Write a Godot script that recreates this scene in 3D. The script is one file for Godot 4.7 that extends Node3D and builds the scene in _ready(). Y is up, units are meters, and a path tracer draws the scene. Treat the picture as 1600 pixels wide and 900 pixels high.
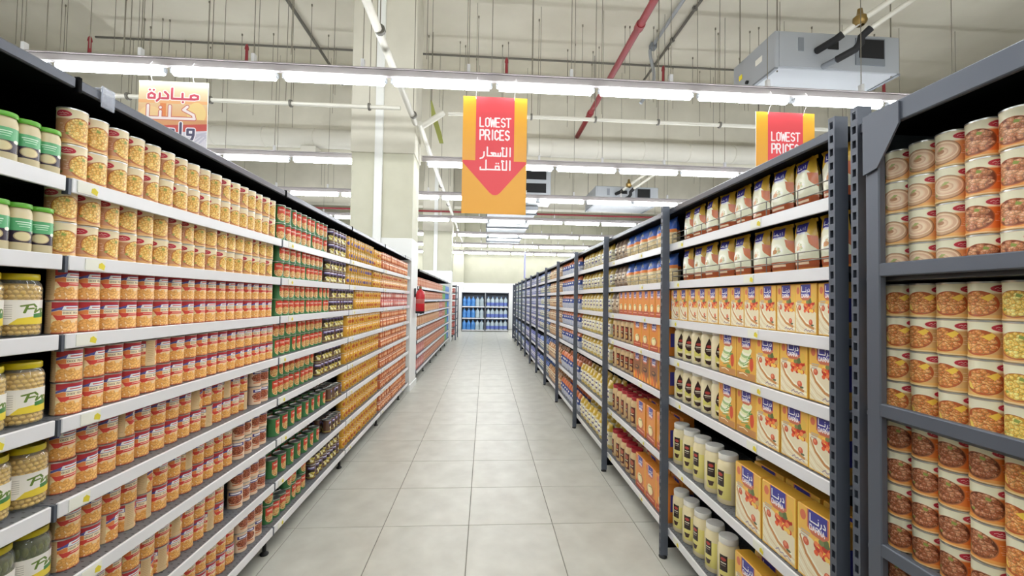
extends Node3D
# A supermarket aisle. Units are metres, y is up, the aisle runs towards -z, the eye stands at x 0, z 0.

const LAMP_ROWS := [4.2, 1.2, -1.8, -4.79, -7.72, -10.27, -13.2, -16.25, -19.4, -21.5]
const L_DECKS := [1.953, 1.712, 1.470, 1.213, 0.957, 0.700, 0.435, 0.165]
const R_DECKS := [1.967, 1.727, 1.487, 1.247, 0.997, 0.590, 0.175]
const SHELF_WORDS := ["top", "second", "third", "fourth", "fifth", "sixth", "seventh", "bottom"]
const CEIL := 7.1
const FRONT_L := -1.29
const FRONT_R := 1.18

var rng := RandomNumberGenerator.new()
var taken := {}
var M := {}
var P := {}


func _ready() -> void:
	rng.seed = 20240
	# ---- camera, air, light
	var cam := Camera3D.new()
	cam.name = "camera"
	cam.fov = 68.70
	cam.near = 0.05
	cam.far = 120.0
	cam.position = Vector3(0, 1.6, 0)
	cam.basis = Basis(Vector3.UP, deg_to_rad(-3.6048)) * Basis(Vector3.RIGHT, deg_to_rad(1.5462)) * Basis(Vector3.BACK, deg_to_rad(0.9066))
	add_child(cam)
	cam.current = true
	var we := WorldEnvironment.new()
	we.name = "environment"
	var env := Environment.new()
	env.background_mode = Environment.BG_COLOR
	env.background_color = Color(0.80, 0.82, 0.85)
	env.background_energy_multiplier = 0.3
	env.tonemap_mode = Environment.TONE_MAPPER_LINEAR
	env.tonemap_exposure = EXPOSURE
	env.sdfgi_enabled = true
	env.ssao_enabled = true
	env.ssil_enabled = true
	we.environment = env
	add_child(we)
	make_materials()
	make_lamps()
	# ---- the setting
	make_room()
	make_columns()
	make_overhead()
	make_signs()
	# ---- shelving and what stands on it
	make_gondolas()
	make_products()
	make_far_end()


const EXPOSURE := 1.11
const LAMP_ENERGY := 0.4
const LAMP_GLOW := 25.0


# ------------------------------------------------------------------ mesh building
class MB:
	var v := PackedVector3Array()
	var n := PackedVector3Array()
	var t := PackedVector2Array()
	var ix := PackedInt32Array()

	func face(pts: Array, uvs: Array, outward: Vector3) -> void:
		var nn: Vector3 = (pts[1] - pts[0]).cross(pts[2] - pts[0])
		if pts.size() == 4:
			nn = (pts[2] - pts[0]).cross(pts[3] - pts[1])
		nn = nn.normalized()
		var flip := nn.dot(outward) < 0.0
		if flip:
			nn = -nn
		var b := v.size()
		for i in pts.size():
			v.append(pts[i])
			n.append(nn)
			t.append(uvs[i])
		for i in range(1, pts.size() - 1):
			if flip:
				ix.append_array([b, b + i, b + i + 1])
			else:
				ix.append_array([b, b + i + 1, b + i])

	func box(c: Vector3, s: Vector3, ch := 0.0, art := false) -> MB:
		# chamfered box; with art the +z face shows the top 80 % of the texture and the rest its lowest strip
		var h := s * 0.5
		ch = minf(ch, minf(h.x, minf(h.y, h.z)) * 0.8)
		for ax in 3:
			var a := (ax + 1) % 3
			var b := (ax + 2) % 3
			for sg in [-1.0, 1.0]:
				var o := Vector3.ZERO
				o[ax] = sg
				var pts := []
				var uvs := []
				for k in [[-1, -1], [1, -1], [1, 1], [-1, 1]]:
					var p := Vector3.ZERO
					p[ax] = sg * h[ax]
					p[a] = k[0] * (h[a] - ch)
					p[b] = k[1] * (h[b] - ch)
					pts.append(c + p)
					if art and ax == 2 and sg > 0:
						uvs.append(Vector2(0.5 + p.x / s.x, (0.5 - p.y / s.y) * 0.8))
					elif art:
						uvs.append(Vector2(0.5 + 0.45 * k[0], 0.9 + 0.08 * k[1]))
					else:
						uvs.append(Vector2(0.5 + 0.5 * k[0], 0.5 - 0.5 * k[1]))
				face(pts, uvs, o)
		if ch <= 0.0:
			return self
		var e := Vector2(0.02, 0.9)
		for ax in 3:
			var a := (ax + 1) % 3
			var b := (ax + 2) % 3
			for sa in [-1.0, 1.0]:
				for sb in [-1.0, 1.0]:
					var o := Vector3.ZERO
					o[a] = sa
					o[b] = sb
					var pts := []
					for k in [[0, -1], [0, 1], [1, 1], [1, -1]]:
						var p := Vector3.ZERO
						p[ax] = k[1] * (h[ax] - ch)
						p[a] = sa * (h[a] - (ch if k[0] == 1 else 0.0))
						p[b] = sb * (h[b] - (ch if k[0] == 0 else 0.0))
						pts.append(c + p)
					face(pts, [e, e, e, e], o)
		for sx in [-1.0, 1.0]:
			for sy in [-1.0, 1.0]:
				for sz in [-1.0, 1.0]:
					var g := Vector3(sx, sy, sz)
					var q := g * (h - Vector3.ONE * ch)
					face([c + q + Vector3(sx * ch, 0, 0), c + q + Vector3(0, sy * ch, 0), c + q + Vector3(0, 0, sz * ch)], [e, e, e], g)
		return self

	func lathe(prof: Array, segs := 20, c := Vector3.ZERO, y0 := 0.0, y1 := -1.0, squareness := 0.0) -> MB:
		# prof: Vector2(radius, y) from low to high along the outside; u runs once round, u = 0.5 faces +z
		var lo: float = y0
		var hi: float = y1
		if y1 < y0:
			lo = prof[0].y
			hi = prof[0].y
			for p in prof:
				lo = minf(lo, p.y)
				hi = maxf(hi, p.y)
		var sn := []
		for i in prof.size() - 1:
			var d: Vector2 = (prof[i + 1] - prof[i]).normalized()
			sn.append(Vector2(d.y, -d.x))
		for i in prof.size() - 1:
			var na: Vector2 = sn[i]
			var nb: Vector2 = sn[i]
			if i > 0 and sn[i - 1].dot(sn[i]) > 0.7:
				na = (sn[i - 1] + sn[i]).normalized()
			if i < sn.size() - 1 and sn[i + 1].dot(sn[i]) > 0.7:
				nb = (sn[i + 1] + sn[i]).normalized()
			var b := v.size()
			for k in segs + 1:
				var u := float(k) / segs
				var th := TAU * (u - 0.5)
				var q := 1.0
				if squareness > 0.0:
					q = 1.0 + squareness * (pow(1.0 / maxf(absf(sin(th)), absf(cos(th))), 1.0) - 1.0)
				for w in 2:
					var p: Vector2 = prof[i + w]
					var nn: Vector2 = nb if w else na
					v.append(c + Vector3(sin(th) * p.x * q, p.y, cos(th) * p.x * q))
					n.append(Vector3(sin(th) * nn.x, nn.y, cos(th) * nn.x))
					t.append(Vector2(u, 1.0 - clampf((p.y - lo) / maxf(hi - lo, 1e-6), 0, 1)))
			for k in segs:
				var j := b + k * 2
				ix.append_array([j, j + 1, j + 2, j + 2, j + 1, j + 3])
		return self

	func tube(path: Array, r: float, segs := 8, caps := true) -> MB:
		var up := Vector3.UP
		var b0 := v.size()
		var last := path.size() - 1
		for i in path.size():
			var d: Vector3 = (path[mini(i + 1, last)] - path[maxi(i - 1, 0)]).normalized()
			if absf(d.dot(up)) > 0.95:
				up = Vector3.RIGHT if absf(d.x) < 0.9 else Vector3.BACK
			var x := d.cross(up).normalized()
			var y := x.cross(d).normalized()
			up = y
			for k in segs + 1:
				var th := TAU * k / segs
				var o := x * cos(th) + y * sin(th)
				v.append(path[i] + o * r)
				n.append(o)
				t.append(Vector2(float(k) / segs, float(i) / last))
		for i in last:
			for k in segs:
				var j := b0 + i * (segs + 1) + k
				var m := j + segs + 1
				ix.append_array([j, j + 1, m, j + 1, m + 1, m])
		if caps:
			for e in [0, last]:
				var b := b0 + int(e) * (segs + 1)
				var nb: Vector3 = (path[0] - path[1]).normalized() if e == 0 else (path[last] - path[last - 1]).normalized()
				var pts := []
				for k in segs:
					pts.append(v[b + k])
				var uvs := []
				uvs.resize(segs)
				uvs.fill(Vector2(0.5, 0.5))
				face(pts, uvs, nb)
		return self

	func prism(poly: Array, axis: int, a0: float, a1: float) -> MB:
		# a flat outline (Vector2, convex) pushed along an axis: 0 -> (y, z), 2 -> (x, y)
		var put := func(p: Vector2, a: float) -> Vector3:
			return Vector3(a, p.x, p.y) if axis == 0 else Vector3(p.x, p.y, a)
		var mid := Vector2.ZERO
		for p in poly:
			mid += p / poly.size()
		var z := Vector2.ZERO
		for e in [[a0, -1.0], [a1, 1.0]]:
			var pts := []
			var uvs := []
			for p in poly:
				pts.append(put.call(p, e[0]))
				uvs.append(z)
			face(pts, uvs, put.call(Vector2.ZERO, e[1]))
		for i in poly.size():
			var p: Vector2 = poly[i]
			var q: Vector2 = poly[(i + 1) % poly.size()]
			face([put.call(p, a0), put.call(q, a0), put.call(q, a1), put.call(p, a1)], [z, z, z, z], put.call((p + q) * 0.5 - mid, 0.0))
		return self

	func into(m: ArrayMesh, material: Material) -> ArrayMesh:
		var a := []
		a.resize(Mesh.ARRAY_MAX)
		a[Mesh.ARRAY_VERTEX] = v
		a[Mesh.ARRAY_NORMAL] = n
		a[Mesh.ARRAY_TEX_UV] = t
		a[Mesh.ARRAY_INDEX] = ix
		m.add_surface_from_arrays(Mesh.PRIMITIVE_TRIANGLES, a)
		m.surface_set_material(m.get_surface_count() - 1, material)
		return m

	func done(material: Material) -> ArrayMesh:
		return into(ArrayMesh.new(), material)


func bag_mesh(w: float, h: float, d: float, sd: int, mat: Material, neck := 1.0) -> ArrayMesh:
	# a filled pouch: flat seam at the top, full belly, flat foot
	var g := RandomNumberGenerator.new()
	g.seed = sd
	var nz := FastNoiseLite.new()
	nz.seed = sd
	nz.frequency = 9.0
	var b := MB.new()
	var nu := 9
	var nv := 11
	var lean := g.randf_range(-0.012, 0.012)
	for side in [1.0, -1.0]:
		var pos := []
		for j in nv + 1:
			var row := []
			var y := float(j) / nv
			var belly := pow(sin(PI * clampf(0.16 + 0.84 * y, 0, 1)), 0.55)
			var wide := w * lerpf(1.0, 0.86, smoothstep(0.0, 0.5, belly)) * lerpf(1.0, neck, smoothstep(0.55, 0.95, y))
			for i in nu + 1:
				var x := float(i) / nu * 2.0 - 1.0
				var bulge := pow(maxf(0.0, 1.0 - pow(absf(x), 2.6)), 0.6) * belly
				var wr := nz.get_noise_3d(x * 0.10, y * 0.16, side) * 0.010 * bulge
				row.append(Vector3(x * wide * 0.5 + lean * y * y, y * h + nz.get_noise_2d(x * 0.3, y * 0.2 + side) * 0.004 * y, side * (d * 0.5 * bulge + wr + 0.0006)))
			pos.append(row)
		var base := b.v.size()
		for j in nv + 1:
			for i in nu + 1:
				var dx: Vector3 = pos[j][mini(i + 1, nu)] - pos[j][maxi(i - 1, 0)]
				var dy: Vector3 = pos[mini(j + 1, nv)][i] - pos[maxi(j - 1, 0)][i]
				b.v.append(pos[j][i])
				b.n.append((dx.cross(dy) * side).normalized())
				var u := float(i) / nu
				b.t.append(Vector2(u if side > 0 else 1.0 - u, 1.0 - float(j) / nv))
		for j in nv:
			for i in nu:
				var q := base + j * (nu + 1) + i
				if side > 0:
					b.ix.append_array([q, q + nu + 1, q + 1, q + 1, q + nu + 1, q + nu + 2])
				else:
					b.ix.append_array([q, q + 1, q + nu + 1, q + 1, q + nu + 2, q + nu + 1])
		if side < 0:
			for i in nu:
				var f0: Vector3 = b.v[i]
				var f1: Vector3 = b.v[i + 1]
				b.face([f0, f1, pos[0][i + 1], pos[0][i]], [Vector2(0, 1), Vector2(1, 1), Vector2(1, 1), Vector2(0, 1)], Vector3.DOWN)
	return b.done(mat)


# ------------------------------------------------------------------ objects
func numbered(called: String) -> String:
	var k: int = taken.get(called, -1) + 1
	taken[called] = k
	return called if k == 0 else "%s_%03d" % [called, k]


func tag(o: Node3D, label: String, category: String, group := "") -> Node3D:
	o.set_meta("label", label)
	o.set_meta("category", category)
	if group:
		o.set_meta("group", group)
	return o


func thing(called: String, label: String, category: String, at := Vector3.ZERO, turn := 0.0, group := "") -> Node3D:
	var o := Node3D.new()
	o.name = numbered(called)
	o.position = at
	o.rotation.y = turn
	add_child(o)
	return tag(o, label, category, group)


func part(called: String, mesh: Mesh, parent: Node3D, at := Vector3.ZERO) -> MeshInstance3D:
	var o := MeshInstance3D.new()
	o.name = called
	o.mesh = mesh
	o.position = at
	parent.add_child(o, true)
	return o


func single(called: String, mesh: Mesh, label: String, category: String, at := Vector3.ZERO, group := "") -> MeshInstance3D:
	var o := part(numbered(called), mesh, self, at)
	tag(o, label, category, group)
	return o


func struct(called: String, mesh: Mesh, at := Vector3.ZERO) -> MeshInstance3D:
	var o := part(numbered(called), mesh, self, at)
	o.set_meta("kind", "structure")
	return o


func bx(c: Vector3, s: Vector3, mat: Material, ch := 0.0) -> ArrayMesh:
	return MB.new().box(c, s, ch).done(mat)


func nth(k: int) -> String:
	var low := ["", "first", "second", "third", "fourth", "fifth", "sixth", "seventh", "eighth", "ninth", "tenth", "eleventh", "twelfth", "thirteenth", "fourteenth", "fifteenth", "sixteenth", "seventeenth", "eighteenth", "nineteenth"]
	var tens := ["", "", "twent", "thirt", "fort", "fift", "sixt", "sevent", "eight", "ninet"]
	if k >= 100:
		return "hundredth" if k == 100 else "hundred-and-" + nth(k - 100)
	if k < 20:
		return low[k]
	var w: String = tens[k / 10]
	return w + "ieth" if k % 10 == 0 else w + "y-" + low[k % 10]


func place(proto: Node3D, called: String, label: String, category: String, group: String, at: Vector3, turn: float) -> Node3D:
	var o: Node3D = proto.duplicate()
	o.name = numbered(called)
	o.position = at
	o.rotation.y = turn
	add_child(o)
	return tag(o, label, category, group)


# ------------------------------------------------------------------ pictures for print and grain
class Pic:
	var im: Image
	var w: int
	var h: int

	func _init(width: int, height: int, c: Color) -> void:
		w = width
		h = height
		im = Image.create(w, h, false, Image.FORMAT_RGB8)
		im.fill(c)

	func rect(x: float, y: float, rw: float, rh: float, c: Color) -> void:
		im.fill_rect(Rect2i(roundi(x), roundi(y), maxi(1, roundi(rw)), maxi(1, roundi(rh))), c)

	func ell(cx: float, cy: float, rx: float, ry: float, c: Color) -> void:
		for y in range(maxi(0, ceili(cy - ry)), mini(h, floori(cy + ry) + 1)):
			var q := (y - cy) / ry
			var half := rx * sqrt(maxf(0.0, 1.0 - q * q))
			im.fill_rect(Rect2i(roundi(cx - half), y, maxi(1, roundi(2.0 * half)), 1), c)

	func poly(pts: Array, c: Color) -> void:
		var lo := INF
		var hi := -INF
		for p in pts:
			lo = minf(lo, p.y)
			hi = maxf(hi, p.y)
		for y in range(maxi(0, floori(lo)), mini(h, ceili(hi) + 1)):
			var xs := []
			for i in pts.size():
				var a: Vector2 = pts[i]
				var b: Vector2 = pts[(i + 1) % pts.size()]
				if (a.y <= y) != (b.y <= y):
					xs.append(a.x + (y - a.y) / (b.y - a.y) * (b.x - a.x))
			xs.sort()
			for i in range(0, xs.size() - 1, 2):
				im.fill_rect(Rect2i(roundi(xs[i]), y, maxi(1, roundi(xs[i + 1] - xs[i])), 1), c)

	func stroke(pts: Array, wd: float, c: Color, cap := true) -> void:
		for i in pts.size():
			var a: Vector2 = pts[i]
			if cap:
				ell(a.x, a.y, wd * 0.5, wd * 0.5, c)
			if i + 1 < pts.size():
				var b: Vector2 = pts[i + 1]
				if a.distance_to(b) > 0.01:
					var d := (b - a).normalized().orthogonal() * wd * 0.5
					poly([a + d, b + d, b - d, a - d], c)

	func lines(code: String, x: float, y: float, sx: float, sy: float, wd: float, c: Color) -> void:
		# strokes written as "x,y x,y;x,y x,y"
		for s in code.split(";"):
			var pts := []
			for p in s.strip_edges().split(" "):
				var q := p.split_floats(",")
				pts.append(Vector2(x + q[0] * sx, y + q[1] * sy))
			stroke(pts, wd, c)

	func text(s: String, x: float, y: float, cw: float, ch: float, wd: float, c: Color, gap := 1.28) -> void:
		var abc := {"L": "0,0 0,1 .8,1", "O": ".1,.12 .1,.88 .5,1 .9,.88 .9,.12 .5,0 .1,.12", "W": "0,0 .22,1 .5,.2 .78,1 1,0", "E": ".85,0 0,0 0,1 .85,1;0,.5 .7,.5", "S": ".9,.15 .5,0 .1,.15 .1,.4 .9,.6 .9,.85 .5,1 .1,.85",
			"T": "0,0 1,0;.5,0 .5,1", "P": "0,1 0,0 .7,0 .9,.15 .9,.4 .7,.55 0,.55", "R": "0,1 0,0 .7,0 .9,.15 .9,.38 .7,.52 0,.52;.5,.52 .95,1", "I": ".4,0 .4,1", "C": ".9,.2 .5,0 .1,.15 .1,.85 .5,1 .9,.8",
			"H": "0,0 0,1;.9,0 .9,1;0,.5 .9,.5", "K": "0,0 0,1;.9,0 0,.55 .9,1", "A": "0,1 .45,0 .9,1;.2,.65 .7,.65", "D": "0,0 0,1 .6,1 .9,.8 .9,.2 .6,0 0,0", "N": "0,1 0,0 .9,1 .9,0", "F": "0,1 0,0 .85,0;0,.5 .7,.5", "M": "0,1 0,0 .5,.6 1,0 1,1"}
		for i in s.length():
			if abc.has(s[i]):
				lines(abc[s[i]], x, y, cw, ch, wd, c)
			x += cw * (0.9 if s[i] == "I" else gap)

	func food(cx: float, cy: float, rx: float, ry: float, size: float, base: Color, cols: Array, g: RandomNumberGenerator, aspect := 1.0) -> void:
		ell(cx, cy, rx, ry, base)
		var count := int(2.2 * rx * ry / (size * size))
		for k in count:
			var a := g.randf() * TAU
			var q := sqrt(g.randf()) * 0.93
			var x := cx + cos(a) * q * (rx - size * 0.4)
			var y := cy + sin(a) * q * (ry - size * 0.4)
			var c: Color = cols[g.randi() % cols.size()]
			ell(x, y, size * aspect, size, c.darkened(0.22))
			ell(x - size * 0.1, y - size * 0.15, size * 0.82 * aspect, size * 0.8, c)
			ell(x - size * 0.3, y - size * 0.35, size * 0.3 * aspect, size * 0.3, c.lightened(0.35))

	func fuzz(amount: float, sd: int, freq := 0.03) -> Pic:
		var nz := FastNoiseLite.new()
		nz.seed = sd
		nz.frequency = freq
		nz.fractal_octaves = 4
		for y in h:
			for x in w:
				var k := nz.get_noise_2d(x, y) * amount
				var c := im.get_pixel(x, y)
				im.set_pixel(x, y, Color(clampf(c.r + k, 0, 1), clampf(c.g + k, 0, 1), clampf(c.b + k, 0, 1)))
		return self

	func tex() -> ImageTexture:
		return ImageTexture.create_from_image(im)


func hx(s: String) -> Color:
	return Color.html(s)


func mat(key: String, c: Color, rough := 0.5, metal := 0.0, tex: Texture2D = null) -> StandardMaterial3D:
	var m := StandardMaterial3D.new()
	m.resource_name = key
	m.albedo_color = c
	m.roughness = rough
	m.metallic = metal
	if tex:
		m.albedo_texture = tex
	M[key] = m
	return m


func printed(key: String, pic: Pic, rough := 0.38) -> StandardMaterial3D:
	if not "sign" in key and not "deck" in key:
		pic.im.adjust_bcs(1.13, 0.93, 0.97)
	return mat(key, Color.WHITE, rough, 0.0, pic.tex())


func grain(key: String, a: Color, b: Color, rough: float, freq: float, scale: float, sd: int, bump := 0.0) -> StandardMaterial3D:
	# a seamless mottled surface laid on by world position
	var nz := FastNoiseLite.new()
	nz.seed = sd
	nz.frequency = freq
	nz.fractal_octaves = 5
	var src := nz.get_seamless_image(256, 256)
	var im := Image.create(256, 256, false, Image.FORMAT_RGB8)
	for y in 256:
		for x in 256:
			im.set_pixel(x, y, a.lerp(b, src.get_pixel(x, y).r))
	var m := mat(key, Color.WHITE, rough, 0.0, ImageTexture.create_from_image(im))
	m.uv1_triplanar = true
	m.uv1_world_triplanar = true
	m.uv1_scale = Vector3.ONE * scale
	if bump > 0.0:
		m.heightmap_enabled = true
		m.heightmap_texture = ImageTexture.create_from_image(src)
		m.heightmap_scale = bump
	return m


func logo(p: Pic, cx: float, cy: float, rx: float, ry: float) -> void:
	# red oval with white script, as on the cans
	p.ell(cx, cy, rx, ry, hx("e9c9b4"))
	p.ell(cx, cy, rx * 0.94, ry * 0.9, hx("b8283a"))
	p.lines("0,.6 .2,.3 .35,.6 .5,.2 .62,.6 .8,.35 1,.55", cx - rx * 0.6, cy - ry * 0.55, rx * 1.2, ry * 0.9, 2.5, hx("f3dcd2"))
	p.lines("0,.5 .3,.6 .6,.45 1,.5", cx - rx * 0.4, cy + ry * 0.1, rx * 0.8, ry * 0.6, 2.0, hx("f3dcd2"))


func dish_can(key: String, top: Color, low: Color, rim: Color, base: Color, cols: Array, size: float, aspect: float, logo_side: float, extra := "") -> void:
	var p := Pic.new(512, 224, low)
	var g := RandomNumberGenerator.new()
	g.seed = hash(key)
	p.rect(0, 0, 512, 60, top)
	p.rect(0, 60, 512, 8, top.lerp(low, 0.4))
	p.rect(0, 206, 512, 18, low.lerp(hx("e6b45a"), 0.55))
	for cx in [0.0, 256.0, 512.0]:
		for k in 5:
			p.rect(cx + 92 * logo_side + g.randf_range(-16, 6), 100 + k * 14, g.randf_range(14, 30), 4, low.lightened(0.45))
		p.ell(cx + 120 * logo_side, 182, 13, 9, low.lerp(hx("4d7a2f"), 0.6))
	for cx in [0.0, 256.0, 512.0]:
		p.ell(cx - 14 * logo_side, 132, 93, 86, rim)
		if extra == "swirl":
			p.ell(cx - 14 * logo_side, 130, 88, 80, hx("c99f78"))
			for k in 7:
				p.ell(cx - 14 * logo_side + (k % 2) * 4, 124 + k, 80 - k * 11, 66 - k * 9, [hx("edd3b4"), hx("dab492"), hx("e6c6a6")][k % 3])
			p.ell(cx - 20 * logo_side, 126, 22, 15, hx("b98560"))
			p.poly([Vector2(cx - 40, 120), Vector2(cx - 18, 92), Vector2(cx + 4, 96), Vector2(cx - 10, 112)], hx("a9b06a"))
			p.poly([Vector2(cx - 70, 164), Vector2(cx - 86, 184), Vector2(cx - 60, 188)], hx("7f9a45"))
		else:
			p.food(cx - 14 * logo_side, 130, 88, 80, size, base, cols, g, aspect)
		if extra == "leaf":
			p.poly([Vector2(cx - 4, 66), Vector2(cx + 20, 76), Vector2(cx + 12, 92), Vector2(cx - 8, 86)], hx("8d9c48"))
			p.poly([Vector2(cx - 66, 156), Vector2(cx - 52, 166), Vector2(cx - 62, 178), Vector2(cx - 76, 168)], hx("8d9c48"))
		if extra == "lemon":
			p.poly([Vector2(cx + 2, 92), Vector2(cx + 44, 66), Vector2(cx + 62, 84), Vector2(cx + 34, 118)], hx("f0c64a"))
			p.poly([Vector2(cx - 88, 132), Vector2(cx - 68, 150), Vector2(cx - 54, 190), Vector2(cx - 84, 178)], hx("f2cf63"))
		logo(p, cx + 92 * logo_side, 32, 52, 25)
	printed(key, p)


func make_materials() -> void:
	mat("black steel", hx("0b0c0e"), 0.7, 0.0).metallic_specular = 0.2
	mat("steel", hx("5a606c"), 0.42, 0.15)
	mat("deck steel", hx("33353a"), 0.5, 0.1)
	mat("edge steel", hx("4a4d55"), 0.32, 0.4)
	mat("rubber", hx("141416"), 0.6)
	mat("white rail", hx("e9e9ec"), 0.28)
	mat("track paint", hx("a59f9f"), 0.6)
	mat("paper tag", hx("eeeee2"), 0.6)
	mat("yellow tag", hx("e6d437"), 0.6)
	mat("wire", hx("85817a"), 0.35, 0.7)
	mat("tin", hx("cfd0cf"), 0.3, 0.85)
	mat("white paint", hx("f1f2f0"), 0.5)
	mat("white pipe", hx("d6d3c8"), 0.5)
	mat("red paint", hx("8d2b33"), 0.45)
	mat("grey conduit", hx("6d6a63"), 0.5, 0.3)
	mat("dark rod", hx("857f72"), 0.5, 0.4)
	mat("galvanised", hx("a9adb3"), 0.42, 0.35)
	mat("galvanised dark", hx("7f848b"), 0.45, 0.3)
	mat("black hole", hx("0d0d0f"), 0.8)
	mat("foam", hx("1d1d1f"), 0.8)
	mat("brass", hx("8d7442"), 0.35, 0.7)
	mat("copper paint", hx("7d4a3c"), 0.5)
	mat("green handle", hx("2f7a5c"), 0.5)
	mat("olive strip", hx("8f9348"), 0.6)
	mat("cord", hx("f4f4f4"), 0.5)
	mat("grout", hx("7c7a70"), 0.85)
	var lamp := mat("lamp", hx("ffffff"), 0.4)
	lamp.emission_enabled = true
	lamp.emission = Color(0.975, 0.99, 1.0)
	lamp.emission_energy_multiplier = LAMP_GLOW
	grain("concrete", hx("d3cdbd"), hx("e3decf"), 0.85, 0.02, 0.11, 4)
	grain("beam paint", hx("d2cec0"), hx("e0dcce"), 0.8, 0.02, 0.2, 5)
	grain("cream wall", hx("aeac98"), hx("b8b6a3"), 0.8, 0.02, 0.25, 6)
	grain("column paint", hx("c9c7b3"), hx("d3d1be"), 0.75, 0.02, 0.3, 8)
	for k in 4:
		var t := 0.99 + 0.006 * k
		var a := hx("bcbab0")
		var b := hx("cecdc3")
		var m := grain("tile %d" % k, Color(a.r * t, a.g * t, a.b * t), Color(b.r * t, b.g * t, b.b * t), 0.33, 0.016, 0.8, 30 + k)
		m.metallic_specular = 0.45
	# decks with punched holes
	var d := Pic.new(64, 64, hx("6c6f75"))
	for x in 2:
		for y in 2:
			d.rect(12 + x * 32, 14 + y * 32, 10, 5, hx("151517"))
	var dm := printed("punched deck", d, 0.5)
	dm.uv1_triplanar = true
	dm.uv1_scale = Vector3.ONE * 18.0
	# ---- cans
	var g := RandomNumberGenerator.new()
	g.seed = 7
	dish_can("chickpea print", hx("e8d9b4"), hx("b98058"), hx("a5552f"), hx("c98a35"), [hx("e9ba58"), hx("f0c96e"), hx("e2ab4a")], 9.5, 1.0, -1.0, "leaf")
	dish_can("big chickpea print", hx("efe6c8"), hx("bf7f4e"), hx("a8502c"), hx("c9922f"), [hx("eec95c"), hx("f4d877"), hx("e6ba4e")], 11.0, 1.0, 1.0, "leaf")
	dish_can("hummus print", hx("f2e8cc"), hx("dd9a5c"), hx("9a6a4a"), hx("c99f78"), [], 5, 1.0, 1.0, "swirl")
	dish_can("foul print", hx("efe6c9"), hx("dc6f2a"), hx("a2522c"), hx("7a3a1f"), [hx("c98255"), hx("dda275"), hx("b86c44")], 11.0, 1.25, 1.0, "leaf")
	dish_can("brown bean print", hx("efe7cb"), hx("d97a34"), hx("a86440"), hx("5e2d1a"), [hx("b0653f"), hx("c98a62"), hx("9c5432")], 11.0, 1.3, 1.0, "leaf")
	dish_can("stew print", hx("efe6c9"), hx("cfa468"), hx("b04f24"), hx("b5552a"), [hx("dd8f48"), hx("e8a862"), hx("d27a3a")], 10.5, 1.25, 1.0, "lemon")
	# red and blue chickpea can with a cream panel between the fronts
	var p := Pic.new(512, 224, hx("d9bd93"))
	for cx in [-20.0, 236.0, 492.0]:
		var x: float = cx - 88
		p.rect(x, 0, 176, 224, hx("e9c89a"))
		p.rect(x, 0, 176, 46, hx("b02a35"))
		p.poly([Vector2(x, 52), Vector2(x + 50, 34), Vector2(x + 70, 22), Vector2(x + 176, 22), Vector2(x + 176, 60), Vector2(x + 64, 60), Vector2(x + 40, 56), Vector2(x, 70)], hx("4c55a4"))
		p.poly([Vector2(x + 64, 26), Vector2(x + 172, 26), Vector2(x + 172, 56), Vector2(x + 54, 56)], hx("eef0f4"))
		p.rect(x + 76, 36, 84, 9, hx("c9585c"))
		p.poly([Vector2(x, 74), Vector2(x + 44, 60), Vector2(x + 60, 66), Vector2(x + 60, 96), Vector2(x, 96)], hx("dc7f42"))
		p.rect(x + 56, 62, 120, 34, hx("efdcbc"))
		p.text("CHICK PEAS", x + 60, 72, 8, 14, 2.6, hx("8c7a66"))
		p.poly([Vector2(x + 8, 94), Vector2(x + 40, 98), Vector2(x + 176, 98), Vector2(x + 176, 122), Vector2(x + 70, 124), Vector2(x + 44, 140), Vector2(x + 30, 132)], hx("cf3f36"))
		p.rect(x + 72, 106, 92, 6, hx("f2c9b8"))
		p.poly([Vector2(x, 120), Vector2(x + 26, 132), Vector2(x + 40, 150), Vector2(x, 168)], hx("ecdcae"))
		for k in 95:
			var q := Vector2(x + 8 + g.randf() * 160, 144 + g.randf() * 78)
			p.ell(q.x, q.y, 12, 11, hx("c98a42"))
			p.ell(q.x - 1, q.y - 2, 10, 9, [hx("e3a757"), hx("edb86a"), hx("dc9c4c")][k % 3])
		p.rect(x + 176, 0, 80, 224, hx("cdb083"))
		for k in 11:
			p.rect(x + 190, 20 + k * 17, g.randf_range(36, 54), 3, hx("a98a62"))
	printed("red chickpea print", p)
	# green can with red panel
	p = Pic.new(512, 224, hx("35733f"))
	for cx in [0.0, 256.0, 512.0]:
		p.rect(cx - 58, 36, 116, 120, hx("e6c58f"))
		p.ell(cx, 150, 58, 62, hx("e6c58f"))
		p.rect(cx - 58, 20, 116, 104, hx("d0452c"))
		p.rect(cx - 22, 12, 44, 26, hx("c22f33"))
		p.rect(cx - 40, 52, 80, 9, hx("f3e2d2"))
		p.rect(cx - 34, 68, 68, 5, hx("efc2ac"))
		p.food(cx, 154, 52, 50, 9, hx("b3592c"), [hx("d9a15a"), hx("cf8a4a"), hx("e3b870")], g, 1.25)
		p.rect(cx + 110, 60, 30, 80, hx("3c7c46"))
	printed("green print", p)
	# dark can with a blue band and yellow blossoms
	p = Pic.new(512, 224, hx("664a3a"))
	for cx in [0.0, 256.0, 512.0]:
		p.rect(cx - 70, 22, 140, 44, hx("5f54a0"))
		p.rect(cx - 54, 30, 108, 16, hx("e9e6ea"))
		p.rect(cx - 60, 72, 120, 60, hx("2a1a18"))
		for k in 15:
			p.ell(cx - 52 + g.randf() * 104, 124 + g.randf() * 64, 19, 17, [hx("d8c24e"), hx("ece3b2"), hx("b9a63a")][k % 3])
		p.rect(cx - 128, 196, 256, 14, hx("a89a3a"))
		p.rect(cx + 96, 20, 34, 170, hx("5b3524"))
	printed("dark print", p)
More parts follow.
